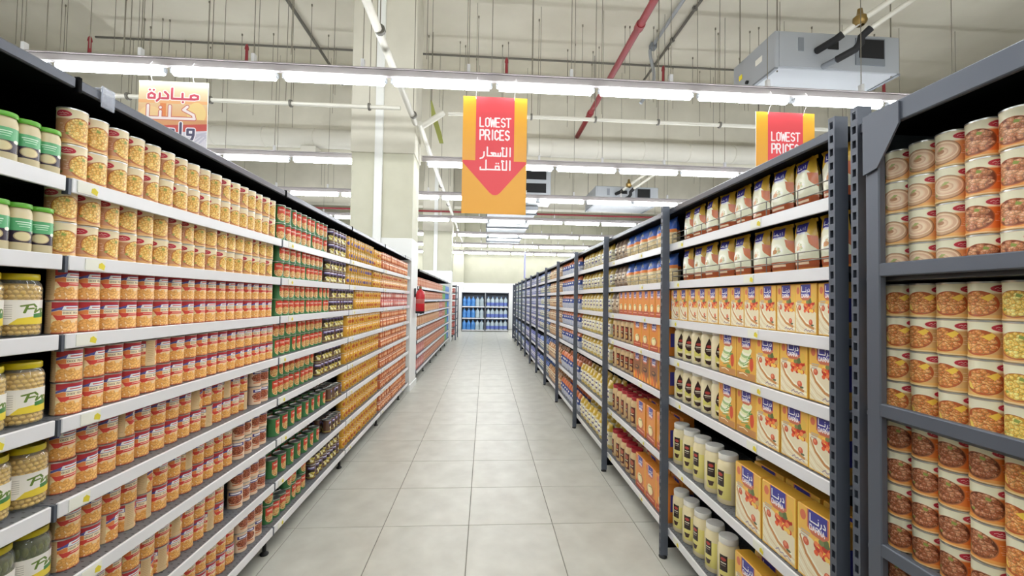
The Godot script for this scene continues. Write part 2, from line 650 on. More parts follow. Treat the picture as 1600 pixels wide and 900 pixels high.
	# brown bean can with beige ends
	p = Pic.new(512, 224, hx("dcc0a4"))
	for cx in [0.0, 256.0, 512.0]:
		p.rect(cx - 80, 26, 160, 40, hx("3d3f8a"))
		p.rect(cx - 60, 34, 120, 20, hx("e8e6ea"))
		p.food(cx, 120, 88, 52, 11, hx("5a2314"), [hx("a04a2c"), hx("8a3a22"), hx("b4603e")], g, 1.4)
		p.rect(cx - 70, 178, 140, 18, hx("c7774f"))
	printed("kidney print", p)
	# plain colour schemes of the distant cans
	var plain := {
		"gold print": ["cf9526", "d9a63a", "b5531f", "e6d6b0"], "amber print": ["b98a2e", "cf9a2f", "5a4a86", "c9b26a"], "orange print": ["b0582e", "cc7242", "e6b68a", "ead9c2"],
		"peach print": ["c78a55", "d9a86c", "b5532f", "ecdfc0"], "pink print": ["b8564c", "d98f80", "ecd8cf", "8d2f35"],
	}
	for key in plain:
		var c: Array = plain[key]
		p = Pic.new(256, 112, hx(c[0]))
		for cx in [0.0, 128.0, 256.0]:
			p.ell(cx, 62, 42, 36, hx(c[1]))
			p.ell(cx - 8, 66, 22, 18, hx(c[2]))
			p.rect(cx - 40, 14, 80, 14, hx(c[3]))
			p.rect(cx - 26, 18, 50, 5, hx(c[2]))
		p.rect(0, 106, 256, 6, hx(c[3]))
		printed(key, p)
	# ---- boxes: the upper 80 % is the front, the lowest strip is side colour
	box_print("pasta box print", hx("e2b04c"), hx("d9a03c"), "swoosh")
	box_print("salad box print", hx("d9a243"), hx("c98a3a"), "salad")
	box_print("orange box print", hx("d98632"), hx("cf7a2a"), "bowl")
	box_print("flame box print", hx("8a5430"), hx("cf8a3a"), "flame")
	# ---- bags
	p = Pic.new(192, 256, hx("cba22e"))
	p.poly([Vector2(0, 108), Vector2(50, 66), Vector2(150, 66), Vector2(192, 108), Vector2(192, 200), Vector2(0, 200)], hx("dfe0c8"))
	p.rect(38, 18, 112, 46, hx("33308a"))
	p.lines("0,1 0,.2;0,1 .3,1 .36,.5 .42,1 .6,1;.7,.5 .75,1;.9,.4 .95,1", 52, 30, 84, 22, 4, hx("e8e8f4"))
	p.rect(56, 64, 80, 10, hx("cfd2dc"))
	p.poly([Vector2(150, 80), Vector2(192, 92), Vector2(192, 160), Vector2(160, 120)], hx("c9714a"))
	p.ell(92, 140, 52, 40, hx("e9ead8"))
	for k in 22:
		var a := g.randf() * TAU
		p.ell(92 + cos(a) * g.randf() * 44, 140 + sin(a) * g.randf() * 32, 9, 6, [hx("f2f2e6"), hx("b9bd92"), hx("d6b58a"), hx("cfd3b4")][k % 4])
	p.ell(84, 142, 17, 12, hx("c08a5a"))
	p.rect(0, 198, 192, 58, hx("a24c28"))
	p.rect(40, 212, 112, 12, hx("e2c7a8"))
	p.rect(0, 240, 192, 16, hx("c77a30"))
	printed("golden bag print", p, 0.22)
	p = Pic.new(192, 256, hx("d9c79a"))
	p.rect(0, 0, 192, 112, hx("2a57b5"))
	p.poly([Vector2(60, 20), Vector2(130, 40), Vector2(70, 96)], hx("3f74cf"))
	p.lines("0,0 .3,1 .6,.1 1,.9", 60, 40, 70, 40, 9, hx("b8b24a"))
	p.poly([Vector2(0, 112), Vector2(192, 100), Vector2(192, 128), Vector2(0, 142)], hx("dd7d34"))
	for k in 90:
		var q := Vector2(g.randf() * 192, 142 + g.randf() * 112)
		p.ell(q.x, q.y, 10, 5, [hx("ead9ae"), hx("cbb584"), hx("e2d0a0")][k % 3])
	p.rect(20, 182, 60, 12, hx("efe6cf"))
	printed("blue bag print", p, 0.25)
	bag_print("brown bag print", hx("6e5644"), hx("b39b7e"), hx("4a3629"), hx("d9cdb8"), g)
	bag_print("cream bag print", hx("c9a83a"), hx("ddd5b4"), hx("54497a"), hx("f0eedd"), g)
	p = Pic.new(128, 192, hx("b4bccc"))
	p.rect(0, 0, 128, 62, hx("cf7444"))
	p.poly([Vector2(0, 62), Vector2(64, 48), Vector2(128, 62), Vector2(128, 116), Vector2(0, 116)], hx("2b4690"))
	p.rect(30, 72, 68, 18, hx("ece6de"))
	for k in 34:
		p.ell(g.randf() * 128, 122 + g.randf() * 60, g.randf_range(5, 11), g.randf_range(3, 7), [hx("dcd8d0"), hx("8f9dbb"), hx("c9cdd6")][k % 3])
	printed("orange bag print", p, 0.28)
	bag_print("beige bag print", hx("b5804e"), hx("d3b690"), hx("7c4a32"), hx("ece0c8"), g)
	bag_print("azure bag print", hx("3560b8"), hx("b9bb9c"), hx("2c4f9a"), hx("e2e4da"), g)
	bag_print("violet bag print", hx("3c4aa2"), hx("aab0cc"), hx("2d3a8c"), hx("e4e6ee"), g)
	bag_print("slate bag print", hx("4a63a0"), hx("9fae9a"), hx("324b84"), hx("dfe4da"), g)
	# ---- jars
	p = Pic.new(512, 224, hx("e2d5b0"))
	for cx in [0.0, 256.0, 512.0]:
		p.poly([Vector2(cx - 46, 122), Vector2(cx + 46, 122), Vector2(cx + 40, 200), Vector2(cx - 40, 200)], hx("d8cf6a"))
		p.poly([Vector2(cx - 40, 168), Vector2(cx + 40, 168), Vector2(cx + 30, 194), Vector2(cx, 206), Vector2(cx - 30, 194)], hx("3b2420"))
		p.ell(cx, 166, 36, 9, hx("e9dfb0"))
		p.poly([Vector2(cx, 8), Vector2(cx + 30, 60), Vector2(cx + 42, 104), Vector2(cx + 28, 128), Vector2(cx, 142), Vector2(cx - 28, 128), Vector2(cx - 42, 104), Vector2(cx - 30, 60)], hx("33211f"))
		p.ell(cx, 70, 24, 11, hx("a83a35"))
		p.rect(cx - 30, 88, 60, 8, hx("cfc6b4"))
		p.rect(cx - 24, 102, 48, 5, hx("9c8f80"))
	printed("leaf jar print", p, 0.2)
	p = Pic.new(512, 224, hx("dfd2aa"))
	for cx in [0.0, 256.0, 512.0]:
		p.rect(cx - 62, 44, 124, 150, hx("e0d67c"))
		p.rect(cx - 54, 36, 64, 88, hx("2e201d"))
		p.ell(cx - 22, 58, 22, 10, hx("a83a35"))
		p.rect(cx - 44, 76, 44, 6, hx("cfc6b4"))
		p.rect(cx - 44, 90, 40, 4, hx("9c8f80"))
		p.poly([Vector2(cx - 50, 150), Vector2(cx + 4, 150), Vector2(cx - 8, 176), Vector2(cx - 36, 178)], hx("40241c"))
	printed("square jar print", p, 0.2)
	p = Pic.new(512, 224, hx("cdb083"))
	for cx in [0.0, 256.0, 512.0]:
		p.rect(cx - 56, 40, 112, 150, hx("5a2b20"))
		p.ell(cx, 76, 40, 22, hx("a8503a"))
		p.rect(cx - 34, 104, 68, 8, hx("e2d0a8"))
		p.ell(cx, 152, 36, 26, hx("c9904e"))
	printed("red lid jar print", p, 0.2)
	p = Pic.new(512, 224, hx("5aa872"))
	p.rect(0, 116, 512, 108, hx("2f2534"))
	for cx in [0.0, 256.0, 512.0]:
		p.rect(cx - 50, 30, 100, 8, hx("d6ead8"))
		p.rect(cx - 40, 50, 84, 8, hx("bfe0c6"))
		p.rect(cx - 30, 72, 70, 6, hx("bfe0c6"))
		p.ell(cx - 4, 166, 56, 46, hx("b7a27a"))
		p.ell(cx - 4, 166, 48, 38, hx("d6c99a"))
		p.ell(cx + 82, 118, 22, 17, hx("e6ead9"))
		p.rect(cx + 104, 20, 26, 90, hx("6faf7d"))
	printed("green jar print", p, 0.25)
	p = Pic.new(512, 160, hx("e4e0d8"))
	for cx in [0.0, 256.0, 512.0]:
		p.poly([Vector2(cx - 60, 160), Vector2(cx - 30, 120), Vector2(cx + 80, 96), Vector2(cx + 110, 60), Vector2(cx + 120, 160)], hx("e2c93c"))
		p.lines("0,.2 .4,0 .5,.3;.2,.1 .1,.9;.2,.5 .4,.45;.5,.5 .45,.9 .7,.5 .75,.9 .8,.5 .95,.6 .9,1", cx - 20, 28, 110, 60, 10, hx("5f7a2c"))
		p.poly([Vector2(cx + 24, 92), Vector2(cx + 92, 78), Vector2(cx + 92, 112), Vector2(cx + 24, 118)], hx("3f7a3a"))
		for k in 7:
			p.rect(cx - 110, 34 + k * 14, 62, 4, hx("b3aea6"))
	printed("pickle jar print", p, 0.3)
	mat("chickpea", hx("edc765"), 0.35)
	mat("brine", hx("c49c40"), 0.3)
	mat("olive brine", hx("4f5420"), 0.3)
	mat("pickle", hx("6b7030"), 0.4)
	var gl := mat("glass", Color(0.95, 0.97, 0.93, 0.12), 0.05)
	gl.transparency = BaseMaterial3D.TRANSPARENCY_ALPHA
	mat("paste", hx("e0d2aa"), 0.35)
	mat("yellow lid", hx("d8c41c"), 0.3)
	mat("green lid", hx("6cb83e"), 0.35)
	mat("white lid", hx("eeece6"), 0.35)
	mat("red lid", hx("b02c36"), 0.35)
	var wb := mat("blue bottle", hx("4a8ed8"), 0.15)
	wb.clearcoat_enabled = true
	mat("clear bottle", hx("b6c6cf"), 0.15)
	mat("bottle band", hx("6a7cc8"), 0.4)
	mat("bottle cap", hx("7fa3d4"), 0.4)
	mat("extinguisher red", hx("c2222b"), 0.25)
	mat("soft green", hx("6fae5a"), 0.4)
	mat("pack blue", hx("3f7fd0"), 0.35)
	# lamps and signs
	make_sign_prints()


func box_print(key: String, c: Color, side: Color, what: String) -> void:
	var g := RandomNumberGenerator.new()
	g.seed = hash(key)
	var p := Pic.new(192, 320, c)
	p.rect(0, 256, 192, 64, side)
	p.rect(0, 0, 6, 256, hx("f0cf52"))
	p.rect(186, 0, 6, 256, hx("f0cf52"))
	if what == "swoosh":
		p.poly([Vector2(6, 92), Vector2(70, 100), Vector2(186, 146), Vector2(186, 248), Vector2(6, 248)], hx("e0d4b4"))
		for k in 5:
			p.stroke([Vector2(8, 128 + k * 24), Vector2(50, 176 + k * 20), Vector2(120, 214 + k * 14), Vector2(184, 224 + k * 10)], 3.5, [hx("cdb588"), hx("efe8d2")][k % 2])
		p.stroke([Vector2(18, 116), Vector2(44, 164), Vector2(96, 204), Vector2(162, 222)], 15, hx("bf8248"))
		p.stroke([Vector2(22, 112), Vector2(50, 158), Vector2(102, 196), Vector2(166, 212)], 9, hx("f0e8d0"))
		p.ell(42, 122, 14, 14, hx("c9573a"))
		p.ell(40, 119, 7, 7, hx("dd8460"))
		p.ell(140, 194, 16, 15, hx("c9573a"))
		p.ell(137, 190, 8, 8, hx("dd8460"))
		p.ell(154, 208, 12, 5, hx("4f5a34"))
		p.ell(130, 112, 52, 30, hx("c9a25a"))
		for k in 34:
			p.ell(130 + g.randf_range(-46, 46), 116 + g.randf_range(-20, 22), 10, 9, [hx("c4301f"), hx("e0572c"), hx("efc052"), hx("b52a1c"), hx("e8804a")][k % 5])
		p.ell(132, 86, 18, 15, hx("57683a"))
		p.ell(112, 92, 12, 10, hx("72804a"))
		p.ell(160, 72, 17, 24, hx("d9b24a"))
		p.lines("0,.8 .2,.2 .3,.8 .5,.5 .6,.9 .8,.4 1,.8", 84, 224, 80, 18, 4, hx("8f7f94"))
		for k in 3:
			p.rect(18, 86 + k * 9, 44 - k * 6, 5, hx("b0a59c"))
	elif what == "salad":
		for k in 7:
			p.ell(60 + k * 8, 170 - k * 14, 44, 18, [hx("dfe3b4"), hx("9fbb7c"), hx("eef0d2")][k % 3])
		for k in 8:
			p.stroke([Vector2(50 + k * 9, 196 - k * 9), Vector2(110 + k * 5, 186 - k * 13)], 5, [hx("6f9a58"), hx("e6ecd0")][k % 2])
		p.ell(150, 160, 18, 40, hx("c9482e"))
		p.ell(112, 206, 24, 14, hx("6f9443"))
		p.stroke([Vector2(140, 110), Vector2(120, 130), Vector2(150, 124)], 7, hx("4f8a3c"))
		p.rect(6, 214, 180, 36, hx("b98048"))
		p.stroke([Vector2(30, 226), Vector2(70, 220), Vector2(110, 230)], 5, hx("efe2c6"))
	elif what == "bowl":
		p.ell(96, 176, 62, 46, hx("b5622c"))
		p.ell(88, 168, 46, 38, hx("e2cf9a"))
		p.ell(80, 172, 20, 24, hx("efe3b4"))
		p.stroke([Vector2(70, 150), Vector2(120, 140), Vector2(140, 170)], 6, hx("7f8a3c"))
		p.rect(6, 206, 180, 46, hx("b0432a"))
		p.rect(30, 222, 130, 8, hx("dba27f"))
	else:
		for k in 20:
			var x := 12 + g.randf() * 168
			p.poly([Vector2(x - 14, 256), Vector2(x, 150 + g.randf() * 60), Vector2(x + 14, 256)], [hx("e87a24"), hx("f2b23a"), hx("c9481f")][k % 3])
		p.ell(96, 140, 50, 22, hx("40291f"))
		p.ell(88, 136, 30, 10, hx("a8703c"))
	p.poly([Vector2(48, 0), Vector2(144, 0), Vector2(144, 66), Vector2(120, 84), Vector2(70, 84), Vector2(48, 66)], hx("c46a4e"))
	p.poly([Vector2(54, 0), Vector2(138, 0), Vector2(138, 60), Vector2(54, 60)], hx("34338f"))
	p.lines("9.4,1.6 9.9,2.4 9.9,3.2 8.9,3.2;8.0,2.2 8.0,3.2 7.4,4.1;6.4,2 6.4,3.2 2.0,3.2 2.0,.2;6.4,1 6.4,1", 44, 12, 8.6, 8.6, 5, hx("f2f2f8"))
	p.text("DARNA", 60, 52, 11, 17, 4, hx("e9e6f0"))
	p.ell(28, 34, 14, 18, hx("d06a4a"))
	p.rect(58, 264, 76, 40, hx("34338f"))
	printed(key, p, 0.35)


func bag_print(key: String, top: Color, mid: Color, mark: Color, light: Color, g: RandomNumberGenerator) -> void:
	var p := Pic.new(128, 192, mid)
	p.rect(0, 0, 128, 58, top)
	for k in 46:
		p.ell(g.randf() * 128, 60 + g.randf() * 110, g.randf_range(4, 11), g.randf_range(3, 7), [mid.lightened(0.25), light, mid.darkened(0.2)][k % 3])
	p.poly([Vector2(24, 70), Vector2(104, 62), Vector2(100, 104), Vector2(30, 108)], light)
	p.rect(34, 76, 60, 14, mark)
	p.rect(30, 118, 70, 16, mark)
	p.rect(0, 164, 128, 28, top.lerp(mid, 0.4))
	p.ell(64, 30, 30, 14, light.lerp(top, 0.4))
	printed(key, p, 0.28)


func make_sign_prints() -> void:
	var p := Pic.new(512, 936, hx("e9a83c"))
	for y in 500:
		p.rect(0, y, 512, 1, hx("f2b21c").lerp(hx("e9a545"), y / 500.0))
	var red := hx("e5474f")
	p.rect(103, 0, 307, 520, red)
	p.poly([Vector2(4, 512), Vector2(508, 512), Vector2(508, 530), Vector2(300, 770), Vector2(262, 786), Vector2(224, 770), Vector2(4, 530)], red)
	p.ell(262, 756, 38, 30, red)
	var w := hx("fbeef0")
	p.text("LOWEST", 136, 168, 35, 70, 10.5, w, 1.2)
	p.text("PRICES", 138, 266, 34, 76, 12.5, w, 1.25)
	var al := "8.7,0 8.7,3.2 7.6,3.2 7.6,.9;7.9,.2 7.4,0 7.4,.5;9.7,0 9.7,3.2"
	p.lines(al + ";7,2 7,3.2 4.9,3.2;6.3,2.2 6.3,3.2;5.6,2.2 5.6,3.2;5.1,3.2 4.3,2.1 5.3,2.1 4.6,3.2 3.2,3.2 3.2,0;2.3,1.8 2.3,3.2 1.9,4 1.2,4.3", 108, 404, 28, 21, 12, w)
	p.lines(al + ";6.9,3.2 2.9,3.2;6.6,3.2 6.6,2 5.6,2 5.6,3.2;6.4,1 6.4,1;5.8,1 5.8,1;2.9,0 2.9,3.3 1.3,3.3 1.3,2.5", 108, 508, 28, 23, 12, w)
	printed("price sign print", p, 0.5)
	p = Pic.new(512, 720, hx("f0d58a"))
	for y in 720:
		p.rect(0, y, 512, 1, hx("e2dfc0").lerp(hx("eab27a"), clampf(y / 300.0, 0, 1)))
	p.poly([Vector2(160, 150), Vector2(205, 150), Vector2(205, 330), Vector2(160, 330)], hx("e58a50"))
	p.rect(0, 150, 512, 26, hx("edb27c"))
	p.ell(430, 250, 70, 90, hx("efd08c"))
	p.ell(90, 270, 80, 70, hx("eecb94"))
	p.rect(0, 300, 512, 50, hx("d69a6a"))
	p.poly([Vector2(0, 360), Vector2(512, 330), Vector2(512, 400), Vector2(300, 400), Vector2(0, 420)], hx("c9524a"))
	p.poly([Vector2(0, 420), Vector2(300, 400), Vector2(512, 384), Vector2(512, 720), Vector2(0, 720)], hx("d6d2dc"))
	for k in 4:
		p.stroke([Vector2(340 + k * 40, 480), Vector2(430 + k * 30, 420), Vector2(512, 400 + k * 20)], 14, hx("bfbccc"))
	var mub := "9.6,2.2 9.6,3 8.8,3.2 8.3,3 8.3,2.2 8.9,1.9 9.6,2.2;9,3.2 4.9,3.2 4.9,.2;6.8,1.6 6.8,3.2;6.9,4.1 6.9,4.1;3.6,1.3 4.2,2.2 4.2,3.2 3.1,3.2;2.7,1.8 2.7,3.2 2.2,4;1.8,2.2 1.8,3.2 .7,3.2 .7,2.2 1.2,1.7 1.8,2.2;.9,.8 .9,.8;1.6,.8 1.6,.8"
	p.lines(mub, 44, 50, 41, 27, 32, hx("f7efe9"))
	p.lines(mub, 44, 50, 41, 27, 17, hx("cf4a5e"))
	var kul := "7.2,.2 6.6,1 8.2,2.2 8.4,3.2 .9,3.2 .9,.2;4.4,.2 4.4,3.2;2.9,1.6 2.9,3.2;2.9,.6 2.9,.6"
	p.lines(kul, 30, 190, 46, 32, 32, hx("c96a62"))
	p.lines(kul, 30, 190, 46, 32, 20, hx("f4e6e6"))
	var wah := "8.4,1.4 8.4,2.6 7.4,2.6 7.4,1.4 8.4,1.4;8.4,2.6 8.2,3.6 7.4,4.2;6.2,0 6.2,3.2;5.2,3.2 5,1.6 3.6,1.5 3.2,2.4;1.8,1.3 2.4,2.2 2.4,3.2 1.2,3.2"
	p.lines(wah, 44, 330, 44, 34, 34, hx("efeaf0"))
	p.lines(wah, 44, 330, 44, 34, 19, hx("4d4a66"))
	printed("initiative sign print", p, 0.5)


# ------------------------------------------------------------------ the setting
func make_room() -> void:
	# floor: a grout bed, near tiles one by one, the far ones joined
	var fl := struct("floor", bx(Vector3(0, -0.06, -8.0), Vector3(34, 0.112, 30), M["grout"]))
	var s := 0.5956
	var meshes := []
	for k in 4:
		meshes.append(bx(Vector3(0, -0.006, 0), Vector3(s - 0.005, 0.012, s - 0.005), M["tile %d" % k], 0.0012))
	var far := MB.new()
	for j in range(-2, 32):
		for i in range(-2, 4):
			var c := Vector3(-0.684 + s * (i + 0.5), 0.0, -(3.0355 + s * (j + 0.5)))
			if j < 11:
				part("tile", meshes[rng.randi() % 4], fl, c)
			else:
				far.box(c + Vector3(0, -0.006, 0), Vector3(s - 0.005, 0.012, s - 0.005), 0.0012)
	var ft := part("tile_field", far.done(M["tile 1"]), fl)
	ft.set_meta("kind", "stuff")
	# shell
	struct("ceiling", bx(Vector3(0, CEIL + 0.15 + 0.25, -8.0), Vector3(34, 0.3, 30), M["concrete"]))
	struct("wall_left", bx(Vector3(-17.1, 3.6, -8.0), Vector3(0.2, 7.8, 30), M["cream wall"]))
	struct("wall_right", bx(Vector3(17.1, 3.6, -8.0), Vector3(0.2, 7.8, 30), M["cream wall"]))
	struct("wall_front", bx(Vector3(0, 3.6, 7.1), Vector3(34.4, 7.8, 0.2), M["cream wall"]))
	var back := struct("wall_back", bx(Vector3(0, 3.6, -22.6), Vector3(34.4, 7.8, 0.2), M["cream wall"]))
	part("white_band", bx(Vector3(0, 1.22, -22.49), Vector3(34, 2.44, 0.03), M["white paint"]), back)
	part("pilaster", bx(Vector3(-1.42, 3.6, -22.3), Vector3(0.55, 7.2, 0.4), M["cream wall"]), back)
	part("pilaster_base", bx(Vector3(-1.42, 1.22, -22.29), Vector3(0.57, 2.44, 0.42), M["white paint"]), back)
	# the slab drops by a step over this part of the hall, and two beams cross it
	struct("ceiling", bx(Vector3(3.0, CEIL + 0.125, -3.6), Vector3(21.6, 0.25, 11.6), M["concrete"]))
	for z in [-11.25, -17.2]:
		struct("beam", bx(Vector3(0, 6.35, z), Vector3(34, 2.1, 0.5), M["beam paint"]))


func make_columns() -> void:
	for e in [[-7.62, 0.62], [-15.95, 0.62]]:
		var z: float = e[0]
		var d: float = e[1]
		var c := struct("column", bx(Vector3(0, 3.35, 0), Vector3(1.05, 1.46, d), M["column paint"], 0.008), Vector3(-1.80, 0, z))
		part("concrete_shaft", bx(Vector3(0, 5.6, 0), Vector3(1.09, 3.04, d + 0.04), M["beam paint"], 0.01), c)
		part("white_cladding", bx(Vector3(0, 1.31, 0), Vector3(1.07, 2.62, d + 0.02), M["white paint"], 0.008), c)
		part("base_board", bx(Vector3(0.0, 0.06, 0), Vector3(1.10, 0.12, d + 0.05), M["white paint"], 0.004), c)
		part("cable_duct", bx(Vector3(-0.06, 3.55, d * 0.5 + 0.035), Vector3(0.135, 7.1, 0.05), M["white paint"], 0.006), c)


func make_lamps() -> void:
	# one emitting tube; each lamp carries its own light just below its face
	var lens_mesh := MB.new().tube([Vector3(-0.535, -0.019, 0), Vector3(0.535, -0.019, 0)], 0.047, 9).done(M["lamp"])
	var cap := MB.new()
	for sx in [-1.0, 1.0]:
		cap.box(Vector3(sx * 0.555, -0.012, 0), Vector3(0.038, 0.06, 0.05), 0.012)
	var cap_mesh := cap.done(M["galvanised"])
	for r in LAMP_ROWS.size():
		var z: float = LAMP_ROWS[r]
		var y: float = 4.03 if r < 9 else 3.92
		var row_word: String = ["second behind the eye", "just behind the eye", "over the pickle jars", "above the price signs", "just past the big column", "second beyond the price signs", "third beyond the price signs", "fourth beyond the price signs", "fifth beyond the price signs", "beside the back wall"][r]
		var span := 8 if r >= 2 and r < 7 else 5
		var t := thing("lighting_track", "white perforated lighting track, row %s" % row_word, "light track", Vector3(0.655, y + 0.10, z), 0.0, "lighting tracks")
		var runs := [[-1.19 * span - 0.7, 1.19 * (span - 1) + 0.7]]
		if r == 4:
			runs = [[-1.19 * span - 0.7, -3.02], [-1.85, 1.19 * (span - 1) + 0.7]]
		for q in runs:
			part("channel", bx(Vector3((q[0] + q[1]) * 0.5, 0, 0), Vector3(q[1] - q[0], 0.075, 0.05), M["track paint"], 0.004), t)
			part("cable_cover", bx(Vector3((q[0] + q[1]) * 0.5, 0.05, 0), Vector3(q[1] - q[0], 0.012, 0.07), M["track paint"]), t)
		for k in range(-span, span):
			if r == 4 and (k == -2 or k == -3):
				continue
			if z < -12.0 and (k == 0 or (r == 6 and (k == 2 or k == 3))):
				continue
			part("hanger", bx(Vector3(k * 1.19 + 0.30, 0.10, 0), Vector3(0.035, 0.10, 0.05), M["white rail"]), t)
			part("hanger_rod", MB.new().tube([Vector3(k * 1.19 + 0.30, 0.12, 0), Vector3(k * 1.19 + 0.30, (CEIL if z > -9.4 else CEIL + 0.25) - y - 0.102, 0)], 0.0045, 5, false).done(M["dark rod"]), t)
		for k in range(-span, span):
			if r == 4 and k == -2:
				continue
			var x := 0.655 + 1.19 * k
			var l := thing("linear_lamp", "white tube lamp, %s from the can-side end, row %s" % [nth(k + span + 1), row_word], "lamp", Vector3(x, y + 0.03, z), 0.0, "ceiling lamps")
			part("diffuser", lens_mesh, l)
			part("end_cap", cap_mesh, l)
			var a := AreaLight3D.new()
			a.name = "lamp_light"
			a.area_size = Vector2(1.09, 0.10)
			a.light_energy = LAMP_ENERGY
			a.light_color = Color(0.975, 0.99, 1.0)
			a.shadow_enabled = true
			a.set("area_range", 40.0)
			a.position = Vector3(0, -0.075, 0)
			a.rotation.x = -PI / 2
			l.add_child(a)


func make_overhead() -> void:
	# long pipes along the aisle and across it
	var wp := thing("drain_pipe", "long white drain pipe running along the aisle past the big column", "pipe", Vector3(-1.19, 4.45, 0), 0.0, "")
	part("pipe", MB.new().tube([Vector3(0, 0, -1.0), Vector3(0, 0, -6.9)], 0.045, 10).done(M["white pipe"]), wp)
	part("pipe", MB.new().tube([Vector3(0.06, 0, -6.9), Vector3(0.0, 0.0, -21.8)], 0.045, 10).done(M["white pipe"]), wp)
	for k in 9:
		part("clamp", MB.new().tube([Vector3(0.02, 0, -2.4 - k * 2.08), Vector3(0.02, 0, -2.44 - k * 2.08)], 0.058, 10).done(M["grey conduit"]), wp)
		if k == 7:
			continue
		part("clamp_rod", MB.new().tube([Vector3(0.02, 0.05, -2.42 - k * 2.08), Vector3(0.02, (CEIL - 0.002 if k < 4 else CEIL + 0.248) - 4.45, -2.42 - k * 2.08)], 0.006, 5, false).done(M["dark rod"]), wp)
	part("branch", MB.new().tube([Vector3(0.02, 0, -7.1), Vector3(0.28, 0.2, -7.15), Vector3(0.42, 0.32, -7.18)], 0.05, 10).done(M["white pipe"]), wp)
	var cp := thing("cross_pipe", "white pipe crossing above the aisle behind the middle price sign", "pipe", Vector3(0, 4.78, -7.22))
	part("pipe", MB.new().tube([Vector3(-0.69, -0.005, 0), Vector3(-0.6, 0.0, 0), Vector3(8.5, 0.0, 0)], 0.032, 10).done(M["white pipe"]), cp)
	for k in 6:
		part("clamp", MB.new().tube([Vector3(-0.4 + k * 1.13, 0, 0), Vector3(-0.37 + k * 1.13, 0, 0)], 0.056, 10).done(M["grey conduit"]), cp)
		part("clamp_rod", MB.new().tube([Vector3(-0.385 + k * 1.13, 0.05, 0), Vector3(-0.385 + k * 1.13, CEIL - 4.782, 0)], 0.006, 5, false).done(M["dark rod"]), cp)
	var cl := thing("cross_pipe", "white pipe crossing in front of the big column from the chickpea side", "pipe", Vector3(0, 4.42, -6.3))
	part("pipe", MB.new().tube([Vector3(-8.0, 0, 0), Vector3(-1.31, 0, 0)], 0.03, 10).done(M["white pipe"]), cl)
	for k in 5:
		part("clamp", MB.new().tube([Vector3(-6.3 + k * 1.13, 0, 0), Vector3(-6.27 + k * 1.13, 0, 0)], 0.054, 10).done(M["grey conduit"]), cl)
		part("clamp_rod", MB.new().tube([Vector3(-6.285 + k * 1.13, 0.04, 0), Vector3(-6.285 + k * 1.13, CEIL - 4.422, 0)], 0.006, 5, false).done(M["dark rod"]), cl)
	# sprinkler mains
	var rm := thing("sprinkler_main", "thick red sprinkler main running along the aisle under the slab", "pipe", Vector3(2.36, 5.95, 0))
	part("pipe", MB.new().tube([Vector3(0, 0, -2.5), Vector3(0, 0, -10.95)], 0.058, 12).done(M["red paint"]), rm)
	for z in [-6.35, -9.5]:
		part("coupling", MB.new().tube([Vector3(0, 0, z), Vector3(0, 0, z - 0.12)], 0.075, 12).done(M["red paint"]), rm)
		part("hanger_loop", MB.new().tube([Vector3(0, 0.06, z + 0.3), Vector3(0.05, 0.11, z + 0.3), Vector3(0.0, 0.18, z + 0.3), Vector3(0, 1.15, z + 0.3)], 0.008, 6).done(M["grey conduit"]), rm)
	var rb := thing("sprinkler_branch", "thin red sprinkler branch pipe crossing behind the front lamp row", "pipe", Vector3(0, 6.16, -8.45))
	part("pipe", MB.new().tube([Vector3(-9.5, 0, 0), Vector3(10.5, -0.02, 0)], 0.032, 8).done(M["red paint"]), rb)
	for x in [-7.65, -4.75, -1.9, 0.35, 3.62, 8.5]:
		part("sprinkler_head", MB.new().lathe([Vector2(0.03, 0.0), Vector2(0.026, 0.22), Vector2(0.04, 0.24), Vector2(0.032, 0.3), Vector2(0.012, 0.34)], 8, Vector3(x, 0.02, 0)).done(M["red paint"]), rb)
	for z in [-15.2]:
		var b := thing("sprinkler_branch", "thin red sprinkler branch pipe low between the two crossing beams", "pipe", Vector3(0, 4.72, z))
		for q in [[-9.5, -0.12], [1.68, 10.5]]:
			part("pipe", MB.new().tube([Vector3(q[0], 0, 0), Vector3(q[1], 0, 0)], 0.035, 8).done(M["red paint"]), b)
	# conduits under the slab
	var c1 := thing("cable_conduit", "dark cable conduit along the ceiling on the column side", "conduit", Vector3(-3.7, 7.03, 0))
	part("pipe", MB.new().tube([Vector3(0, 0, -3), Vector3(-0.04, 0, -10.9)], 0.033, 8).done(M["grey conduit"]), c1)
	var c2 := thing("cable_conduit", "thin dark conduit along the ceiling beside the red main", "conduit", Vector3(3.78, 7.05, 0))
	part("pipe", MB.new().tube([Vector3(0, 0, -3), Vector3(0.03, 0, -10.9)], 0.028, 8).done(M["grey conduit"]), c2)
	for k in 5:
		part("clip", bx(Vector3(0.01, 0.0, -6.5 - k * 0.95), Vector3(0.08, 0.07, 0.05), M["grey conduit"]), c2)
	var c3 := thing("flexible_conduit", "grey conduit ending in a flexible drop beside the red main", "conduit", Vector3(3.45, 7.02, 0))
	part("pipe", MB.new().tube([Vector3(0.02, 0, -3), Vector3(0, 0, -8.5)], 0.035, 8).done(M["galvanised"]), c3)
	part("junction_box", bx(Vector3(0, -0.02, -8.58), Vector3(0.13, 0.12, 0.15), M["galvanised dark"], 0.01), c3)
	var drop := []
	for k in 13:
		var q := k / 12.0
		drop.append(Vector3(-0.05 + 0.22 * sin(q * 4.2) * q, -0.08 - q * 1.15, -8.62))
	part("flexible_drop", MB.new().tube(drop, 0.035, 8).done(M["galvanised"]), c3)
	var tl := thing("ceiling_pipe", "thin grey pipe crossing under the slab behind the big column", "pipe", Vector3(0, 7.06, -9.4))
